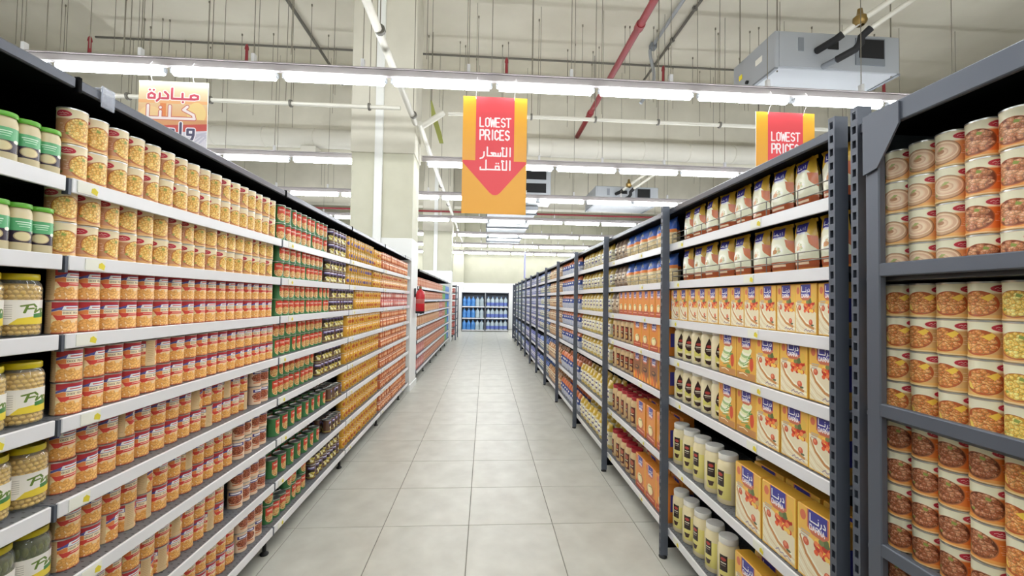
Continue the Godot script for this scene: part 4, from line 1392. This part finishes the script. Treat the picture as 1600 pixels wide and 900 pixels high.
func left_jars() -> void:
	var g := Node3D.new()
	var r := 0.0285
	part("content", MB.new().lathe([Vector2(0, 0), Vector2(r * 0.94, 0.0), Vector2(r, 0.006), Vector2(r, 0.105), Vector2(r * 0.93, 0.117), Vector2(r * 0.86, 0.122), Vector2(r * 0.86, 0.128)], 20).done(M["paste"]), g)
	part("label", MB.new().lathe([Vector2(r * 1.012, 0.026), Vector2(r * 1.012, 0.094)], 20).done(M["green jar print"]), g)
	part("lid", lid_mesh(r * 0.98, 0.124, 0.014, "green lid"), g)
	for s in 2:
		for k in 5:
			place(g, "paste_jar", "green-lidded paste jar, %s from the chickpea cans, %s shelf" % [nth(k + 1), SHELF_WORDS[s]], "jar", "green-lidded jars", Vector3(FRONT_L - 0.042, L_DECKS[s] + 0.0005, -1.352 + s * 0.012 + k * 0.0592), PI / 2 + rng.randf_range(-0.35, 0.3) - 0.4)
	var y := big_jar(false)
	var p := big_jar(true)
	for s in range(2, 7):
		var zb: float = [-1.312, -1.330, -1.372, -1.392, -1.41][s - 2]
		for k in 4:
			place(p if s > 4 else y, "pickle_jar" if s > 4 else "chickpea_jar", "%s, %s from the red chickpea cans, %s shelf" % ["yellow-lidded jar of green pickles" if s > 4 else "yellow-lidded glass jar of chickpeas", nth(k + 1), SHELF_WORDS[s]], "jar", "yellow-lidded jars", Vector3(FRONT_L - 0.065 - (0.02 if s > 3 else 0.0), L_DECKS[s] + 0.0005, zb + k * 0.102), PI / 2 + rng.randf_range(-0.12, 0.12) - 0.42)


func right_cans() -> void:
	var kinds := {
		"h": ["hummus_can", "hummus can with a swirl dish", "hummus print"], "f": ["broad_bean_can", "bean can with orange label", "foul print"], "s": ["stew_can", "bean stew can with lemon", "stew print"],
		"c": ["large_chickpea_can", "yellow chickpea can", "big chickpea print"], "b": ["brown_bean_can", "brown bean can", "brown bean print"],
	}
	var protos := {}
	for k in kinds:
		protos[k] = can_proto(0.0945, 0.0352, kinds[k][2], 24)
	var plan := ["hhhfffc", "sssscc" + "c", "bbbbsss", "bbbbbss"]
	var decks := [1.683, 1.283, 0.890, 0.497]
	for s in 4:
		for col in 7:
			var key: String = plan[s][col]
			for layer in 4:
				var turn := -PI / 2 + rng.randf_range(-0.25, 0.35) + 0.26
				var at := Vector3(1.2385 + rng.randf_range(-0.002, 0.002), decks[s] + 0.0005 + layer * 0.0948, -1.118 + 0.0722 * col - 0.064)
				place(protos[key], kinds[key][0], "%s, %s up, %s column from the slotted post, %s section" % [kinds[key][1], nth(layer + 1), nth(col + 1), SHELF_WORDS[s]], "can", "cans stacked in the dark framed bay", at, turn)


func carton(w: float, h: float, d: float, key: String) -> Node3D:
	var root := Node3D.new()
	part("carton", MB.new().box(Vector3(0, h * 0.5, 0), Vector3(w, h, d), 0.0025, true).done(M[key]), root)
	part("top_flap", bx(Vector3(0, h + 0.0006, d * 0.06), Vector3(w * 0.97, 0.0012, d * 0.8), M[key + " side"]), root)
	return root


func leaf_jar(r: float, h: float, key: String, lid_key: String, sq := 0.0) -> Node3D:
	var root := Node3D.new()
	part("jar_body", MB.new().lathe([Vector2(r * 0.9, 0), Vector2(r, 0.006), Vector2(r, h * 0.68), Vector2(r * 0.985, h * 0.76), Vector2(r * 0.92, h * 0.83), Vector2(r * 0.80, h * 0.87), Vector2(r * 0.78, h * 0.9)], 22, Vector3.ZERO, 0.0, h * 0.80, sq).done(M[key]), root)
	part("lid", lid_mesh(r * 0.88, h * 0.875, h * 0.125, lid_key), root)
	return root


func right_near() -> void:
	for e in [["pasta box print", "e0a83c"], ["salad box print", "c99a4c"], ["orange box print", "d98632"], ["flame box print", "9a6236"]]:
		mat(e[0] + " side", hx(e[1]), 0.45)
	var t := -PI / 2
	var z := -1.318
	# golden bags on the two top shelves
	var bags := []
	for k in 4:
		var b := Node3D.new()
		part("pouch", bag_mesh(0.138, 0.2, 0.062, 60 + k, M["golden bag print"], 0.92), b)
		part("top_seal", bx(Vector3(0, 0.191, 0), Vector3(0.108, 0.012, 0.0022), mat("gold seal", hx("c9a02c"), 0.3)), b)
		bags.append(b)
	for s in 2:
		for k in 9:
			place(bags[rng.randi() % 4], "golden_pasta_bag", "golden topped pasta bag, %s from the near slotted upright, %s shelf" % [nth(k + 1), SHELF_WORDS[s]], "bag", "golden pasta bags", Vector3(FRONT_R + 0.068 + rng.randf_range(-0.004, 0.006), R_DECKS[s] + 0.0005, z - 0.10 - k * 0.136), t + rng.randf_range(-0.1, 0.1))
	var bx_pasta := carton(0.107, 0.188, 0.05, "pasta box print")
	for k in 12:
		place(bx_pasta, "pasta_box", "orange pasta box, %s from the near slotted upright, third shelf" % nth(k + 1), "box", "pasta boxes", Vector3(FRONT_R + 0.04 + rng.randf_range(-0.002, 0.003), R_DECKS[2] + 0.0005, z - 0.075 - k * 0.1083), t + rng.randf_range(-0.008, 0.008))
	var bx_mid := carton(0.147, 0.206, 0.055, "pasta box print")
	var bx_salad := carton(0.147, 0.206, 0.055, "salad box print")
	var jar := leaf_jar(0.047, 0.205, "leaf jar print", "white lid")
	for s in [3, 4]:
		for k in 5:
			var salad := k >= 3
			place(bx_salad if salad else bx_mid, "salad_box" if salad else "wide_pasta_box", "%s, %s from the near slotted upright, %s shelf" % ["pasta box showing cucumber salad" if salad else "wide orange pasta box", nth(k + 1), SHELF_WORDS[s]], "box", "pasta boxes", Vector3(FRONT_R + 0.043 + rng.randf_range(-0.002, 0.003), R_DECKS[s] + 0.0005, z - 0.10 - k * 0.150), t + rng.randf_range(-0.02, 0.02))
		for k in 5:
			place(jar, "sauce_jar", "white-capped jar with a dark leaf label, %s from the boxes, %s shelf" % [nth(k + 1), SHELF_WORDS[s]], "jar", "white-capped jars", Vector3(FRONT_R + 0.062, R_DECKS[s] + 0.0005, z - 0.832 - k * 0.1085), t + rng.randf_range(-0.1, 0.1) + 0.9)
		place(jar, "sauce_jar", "white-capped jar turned away, beside the far upright, %s shelf" % SHELF_WORDS[s], "jar", "white-capped jars", Vector3(FRONT_R + 0.17, R_DECKS[s] + 0.0005, z - 1.24), t + 1.4)
	var jar2 := leaf_jar(0.052, 0.245, "square jar print", "white lid")
	var bx_big := carton(0.192, 0.262, 0.075, "pasta box print")
	for s in [5, 6]:
		for k in 5:
			place(jar2, "large_sauce_jar", "large white-capped sauce jar, %s from the boxes, %s shelf" % [nth(k + 1), ["sixth", "bottom"][s - 5]], "jar", "white-capped jars", Vector3(FRONT_R + 0.068 + rng.randf_range(0, 0.006), R_DECKS[s] + 0.0005, z - 0.775 - k * 0.128), t + rng.randf_range(-0.25, 0.25) + 0.7)
		place(jar2, "large_sauce_jar", "large white-capped sauce jar standing behind the boxes, %s shelf" % ["sixth", "bottom"][s - 5], "jar", "white-capped jars", Vector3(FRONT_R + 0.22, R_DECKS[s] + 0.0005, z - 0.70), t)
		for row in 2:
			for k in 3:
				place(bx_big, "large_pasta_box", "large orange pasta box, %s from the near upright, %s row, %s shelf" % [nth(k + 1), ["front", "second"][row], ["sixth", "bottom"][s - 5]], "box", "pasta boxes", Vector3(FRONT_R + 0.052 + row * 0.10 + rng.randf_range(-0.003, 0.003), R_DECKS[s] + 0.0005, z - 0.135 - k * 0.2), t + rng.randf_range(-0.03, 0.03))
	# second bay
	z = -1.318 - 1.325
	var blue := []
	for k in 3:
		var b := Node3D.new()
		part("pouch", bag_mesh(0.154, 0.195, 0.085, 80 + k, M["blue bag print"], 0.95), b)
		part("top_seal", bx(Vector3(0, 0.189, 0), Vector3(0.12, 0.012, 0.0022), mat("blue seal", hx("2a57b5"), 0.3)), b)
		blue.append(b)
	var brown := Node3D.new()
	part("pouch", bag_mesh(0.112, 0.19, 0.07, 90, M["brown bag print"], 0.9), brown)
	part("top_seal", bx(Vector3(0, 0.184, 0), Vector3(0.085, 0.012, 0.0022), mat("brown seal", hx("6e5644"), 0.3)), brown)
	for s in 2:
		for k in 6:
			place(blue[k % 3], "blue_pasta_bag", "blue topped pasta bag, %s from the second upright, %s shelf" % [nth(k + 1), SHELF_WORDS[s]], "bag", "blue topped bags", Vector3(FRONT_R + 0.078 + rng.randf_range(-0.003, 0.005), R_DECKS[s] + 0.0005, z - 0.12 - k * 0.1565), t + rng.randf_range(-0.04, 0.04))
		for k in 3:
			place(brown, "brown_grain_bag", "brown grain bag, %s past the blue bags, %s shelf" % [nth(k + 1), SHELF_WORDS[s]], "bag", "brown grain bags", Vector3(FRONT_R + 0.072, R_DECKS[s] + 0.0005, z - 1.028 - k * 0.107), t + rng.randf_range(-0.06, 0.06))
	for k in 2:
		place(brown, "brown_grain_bag", "brown grain bag, %s past the orange boxes, third shelf" % nth(k + 1), "bag", "brown grain bags", Vector3(FRONT_R + 0.05, R_DECKS[2] + 0.0005, z - 1.13 - k * 0.13), t)
	var ob := carton(0.112, 0.19, 0.05, "orange box print")
	for k in 9:
		place(ob, "orange_box", "narrow orange box with a bowl, %s from the second upright, third shelf" % nth(k + 1), "box", "orange boxes", Vector3(FRONT_R + 0.04, R_DECKS[2] + 0.0005, z - 0.085 - k * 0.1145), t + rng.randf_range(-0.03, 0.03))
	var ow := carton(0.158, 0.205, 0.055, "orange box print")
	var fw := carton(0.158, 0.205, 0.055, "flame box print")
	var rj := leaf_jar(0.050, 0.205, "red lid jar print", "red lid", 0.25)
	for s in [3, 4]:
		for k in 4:
			place(ow if s == 3 else fw, "bowl_box" if s == 3 else "flame_box", "%s, %s from the second upright, %s shelf" % ["wide orange box with a bowl" if s == 3 else "dark box with orange flames", nth(k + 1), SHELF_WORDS[s]], "box", "orange boxes", Vector3(FRONT_R + 0.043, R_DECKS[s] + 0.0005, z - 0.115 - k * 0.163), t + rng.randf_range(-0.03, 0.03))
		for k in 5:
			place(rj, "spread_jar", "red-lidded jar, %s past the boxes, %s shelf" % [nth(k + 1), SHELF_WORDS[s]], "jar", "red-lidded jars", Vector3(FRONT_R + 0.066, R_DECKS[s] + 0.0005, z - 0.762 - k * 0.116), t + rng.randf_range(-0.2, 0.2))
	var rj2 := leaf_jar(0.054, 0.235, "red lid jar print", "red lid", 0.25)
	var ol := carton(0.185, 0.25, 0.075, "orange box print")
	for s in [5, 6]:
		for row in 2:
			for k in 3:
				place(ol, "large_orange_box", "large orange box with a bowl, %s from the second upright, %s row, %s shelf" % [nth(k + 1), ["front", "second"][row], ["sixth", "bottom"][s - 5]], "box", "orange boxes", Vector3(FRONT_R + 0.053 + row * 0.10, R_DECKS[s] + 0.0005, z - 0.13 - k * 0.195), t + rng.randf_range(-0.05, 0.05))
			for k in 5:
				place(rj2, "large_spread_jar", "large red-lidded jar, %s past the boxes, %s row, %s shelf" % [nth(k + 1), ["front", "second"][row], ["sixth", "bottom"][s - 5]], "jar", "red-lidded jars", Vector3(FRONT_R + 0.072 + row * 0.13, R_DECKS[s] + 0.0005, z - 0.735 - k * 0.124), t + rng.randf_range(-0.2, 0.2))


func right_bags() -> void:
	var plan := ["cream", "orange", "beige", "azure", "violet", "violet", "violet", "slate", "slate", "slate"]
	var meshes := {}
	var tall := {}
	for key in ["cream", "orange", "beige", "azure", "violet", "slate"]:
		meshes[key] = []
		tall[key] = []
		for k in 3:
			meshes[key].append(bag_mesh(0.138, 0.197, 0.085, 100 + k, M[key + " bag print"], 0.9))
			tall[key].append(bag_mesh(0.142, 0.235, 0.095, 120 + k, M[key + " bag print"], 0.9))
	for q in plan.size():
		var z := -1.318 - 1.325 * (q + 2)
		var key: String = plan[q]
		var count := 9
		for s in 7:
			var deep := 2 if s > 4 and q < 4 else 1
			for row in deep:
				for k in count:
					var m: Mesh = (tall if s > 4 else meshes)[key][rng.randi() % 3]
					var label := "%s food bag, %s from the near upright, %s shelf, %s bay" % [key, nth(k + 1), ["top", "second", "third", "fourth", "fifth", "sixth", "bottom"][s], nth(q + 3)]
					if row:
						label += ", second row"
					var o := single(key + "_food_bag", m, label, "bag", Vector3(FRONT_R + 0.066 + row * 0.13 + rng.randf_range(-0.004, 0.006) + (0.014 if q == 0 and s < 2 else 0.0), R_DECKS[s] + 0.0005, z - 0.105 - k * 0.1405), key + " food bags")
					o.rotation.y = -PI / 2 + rng.randf_range(-0.08, 0.08)
					o.scale = Vector3.ONE * rng.randf_range(0.96, 1.0)


func left_far() -> void:
	# shrink-wrapped packs beyond the big column
	var prints := {}
	for key in ["orange", "peach", "pink"]:
		prints[key] = M[key + " print"]
	prints["green"] = M["soft green"]
	prints["blue"] = M["pack blue"]
	var pack := {}
	for key in prints:
		var b := MB.new()
		b.box(Vector3(0, 0.095, 0), Vector3(0.20, 0.19, 0.14), 0.012)
		pack[key] = b.done(prints[key])
	for s in 7:
		for k in 32:
			var z := -8.29 - k * 0.2235
			var key := "orange"
			if k > 25:
				key = "blue" if s < 2 or k > 28 else "green"
			elif k > 21:
				key = "green" if s < 2 else "orange"
			elif s == 2 or s == 3:
				key = "peach" if k < 18 else "pink"
			elif s > 4 and k < 5:
				key = "pink"
			var o := single(key + "_can_pack", pack[key], "%s wrapped can pack, %s past the big column, %s shelf" % [key, nth(k + 1), ["top", "second", "third", "fourth", "fifth", "sixth", "bottom"][s]], "can pack", Vector3(FRONT_L - 0.095, RUN_DECKS[s] + 0.0005, z), key + " can packs")
			o.rotation.y = PI / 2
	var pk := MB.new().box(Vector3(0, 0.09, 0), Vector3(0.18, 0.18, 0.14), 0.01).done(M["pink print"])
	for s in 7:
		for k in 6:
			var o := single("rose_carton", pk, "rose coloured carton, %s past the second column, %s shelf" % [nth(k + 1), ["top", "second", "third", "fourth", "fifth", "sixth", "bottom"][s]], "carton", Vector3(-1.16 - 0.10, RUN_DECKS[s] + 0.0005, -16.48 - k * 0.2), "rose cartons")
			o.rotation.y = PI / 2


func make_far_end() -> void:
	# the water shelf against the back wall
	var decks := [1.225, 0.655, 0.075]
	for e in [["water_shelf", "dark water shelf with blue bottles against the back wall", -1.16, 0.0], ["water_shelf", "dark water shelf with lilac-labelled bottles against the back wall", 0.01, 1.0]]:
		var x0: float = e[2]
		var t := thing(e[0], e[1], "shelving", Vector3(x0, 0, -20.9), 0.0, "water shelves")
		part("back_panel", bx(Vector3(0.58, 0.95, -0.52), Vector3(1.16, 1.9, 0.02), M["steel"]), t)
		for sx in [0.015, 1.145]:
			part("side_frame", bx(Vector3(sx, 0.96, -0.26), Vector3(0.025, 1.92, 0.52), M["steel"]), t)
		part("top_shelf", bx(Vector3(0.58, 1.9, -0.26), Vector3(1.16, 0.03, 0.54), M["steel"]), t)
		for y in decks:
			var s := part("shelf", bx(Vector3(0.58, -0.012, -0.26), Vector3(1.1, 0.024, 0.5), M["deck steel"]), t, Vector3(0, y, 0))
			part("price_rail", bx(Vector3(0.58, -0.02, 0.0), Vector3(1.1, 0.05, 0.012), M["white rail"]), s)
	var prof := [Vector2(0.08, 0.0), Vector2(0.103, 0.012), Vector2(0.103, 0.14), Vector2(0.096, 0.17), Vector2(0.103, 0.2), Vector2(0.103, 0.31), Vector2(0.085, 0.36), Vector2(0.045, 0.405), Vector2(0.032, 0.425), Vector2(0.032, 0.45)]
	for s in 3:
		for k in 10:
			var blue := k < 3
			var band := k > 4
			var x := (-1.02 + k * 0.215) if k < 5 else (0.155 + (k - 5) * 0.215)
			var at := Vector3(x, decks[s] + 0.0005, -21.02)
			var word: String = ["top", "middle", "bottom"][s]
			var label := "blue water bottle, %s from the pilaster, %s shelf" % [nth(k + 1), word]
			if not blue:
				label = ("lilac-labelled water bottle" if band else "plain clear water bottle") + ", %s from the blue bottles, %s shelf" % [nth(k - 2), word]
			var b := thing("blue_water_bottle" if blue else "clear_water_bottle", label, "bottle", at, 0.0, "water bottles on the back shelves")
			part("bottle_body", MB.new().lathe(prof, 16).done(M["blue bottle" if blue else "clear bottle"]), b)
			part("cap", MB.new().lathe([Vector2(0.038, 0.44), Vector2(0.038, 0.475), Vector2(0, 0.48)], 10).done(M["bottle cap"]), b)
			if band:
				part("label_band", MB.new().lathe([Vector2(0.105, 0.05), Vector2(0.105, 0.20)], 16).done(M["bottle band"]), b)
	# extinguisher on the column's aisle side
	var x := thing("fire_extinguisher", "red fire extinguisher hung on the big column", "fire extinguisher", Vector3(-1.16, 1.33, -7.62))
	part("cylinder", MB.new().lathe([Vector2(0.0, 0.0), Vector2(0.07, 0.004), Vector2(0.078, 0.02), Vector2(0.078, 0.33), Vector2(0.062, 0.385), Vector2(0.03, 0.41), Vector2(0.024, 0.43)], 20).done(M["extinguisher red"]), x)
	part("foot_ring", MB.new().lathe([Vector2(0.078, -0.005), Vector2(0.08, 0.035)], 20).done(M["rubber"]), x)
	part("label", MB.new().lathe([Vector2(0.0785, 0.17), Vector2(0.0785, 0.25)], 20).done(mat("extinguisher label", hx("b8605c"), 0.4)), x)
	part("valve", bx(Vector3(0, 0.455, 0), Vector3(0.04, 0.05, 0.05), M["brass"], 0.006), x)
	part("lever", bx(Vector3(0.0, 0.492, 0.03), Vector3(0.022, 0.012, 0.12), M["extinguisher red"], 0.003), x)
	part("carry_handle", bx(Vector3(0.0, 0.468, 0.05), Vector3(0.02, 0.01, 0.1), M["rubber"], 0.003), x)
	part("hose", MB.new().tube([Vector3(0, 0.45, -0.02), Vector3(0.0, 0.46, -0.08), Vector3(0, 0.38, -0.12), Vector3(0, 0.2, -0.105), Vector3(0, 0.06, -0.1)], 0.012, 8).done(M["rubber"]), x)
	part("nozzle", MB.new().tube([Vector3(0, 0.07, -0.1), Vector3(0, -0.02, -0.1)], 0.018, 8).done(M["rubber"]), x)
	part("wall_bracket", bx(Vector3(-0.09, 0.36, 0), Vector3(0.02, 0.16, 0.05), M["rubber"]), x)
	# a clear clip on the top edge of the chickpea bay
	var c := thing("sign_clip", "small translucent sign clip on the top edge above the chickpea cans", "clip", Vector3(FRONT_L + 0.024, 2.264, -1.47))
	var cm := mat("clear plastic", Color(0.75, 0.78, 0.85, 0.35), 0.2)
	cm.transparency = BaseMaterial3D.TRANSPARENCY_ALPHA
	part("clip", bx(Vector3(0, -0.02, 0), Vector3(0.006, 0.07, 0.05), cm, 0.002), c)
	part("grip", bx(Vector3(-0.016, 0.006, 0), Vector3(0.036, 0.006, 0.05), cm, 0.002), c)
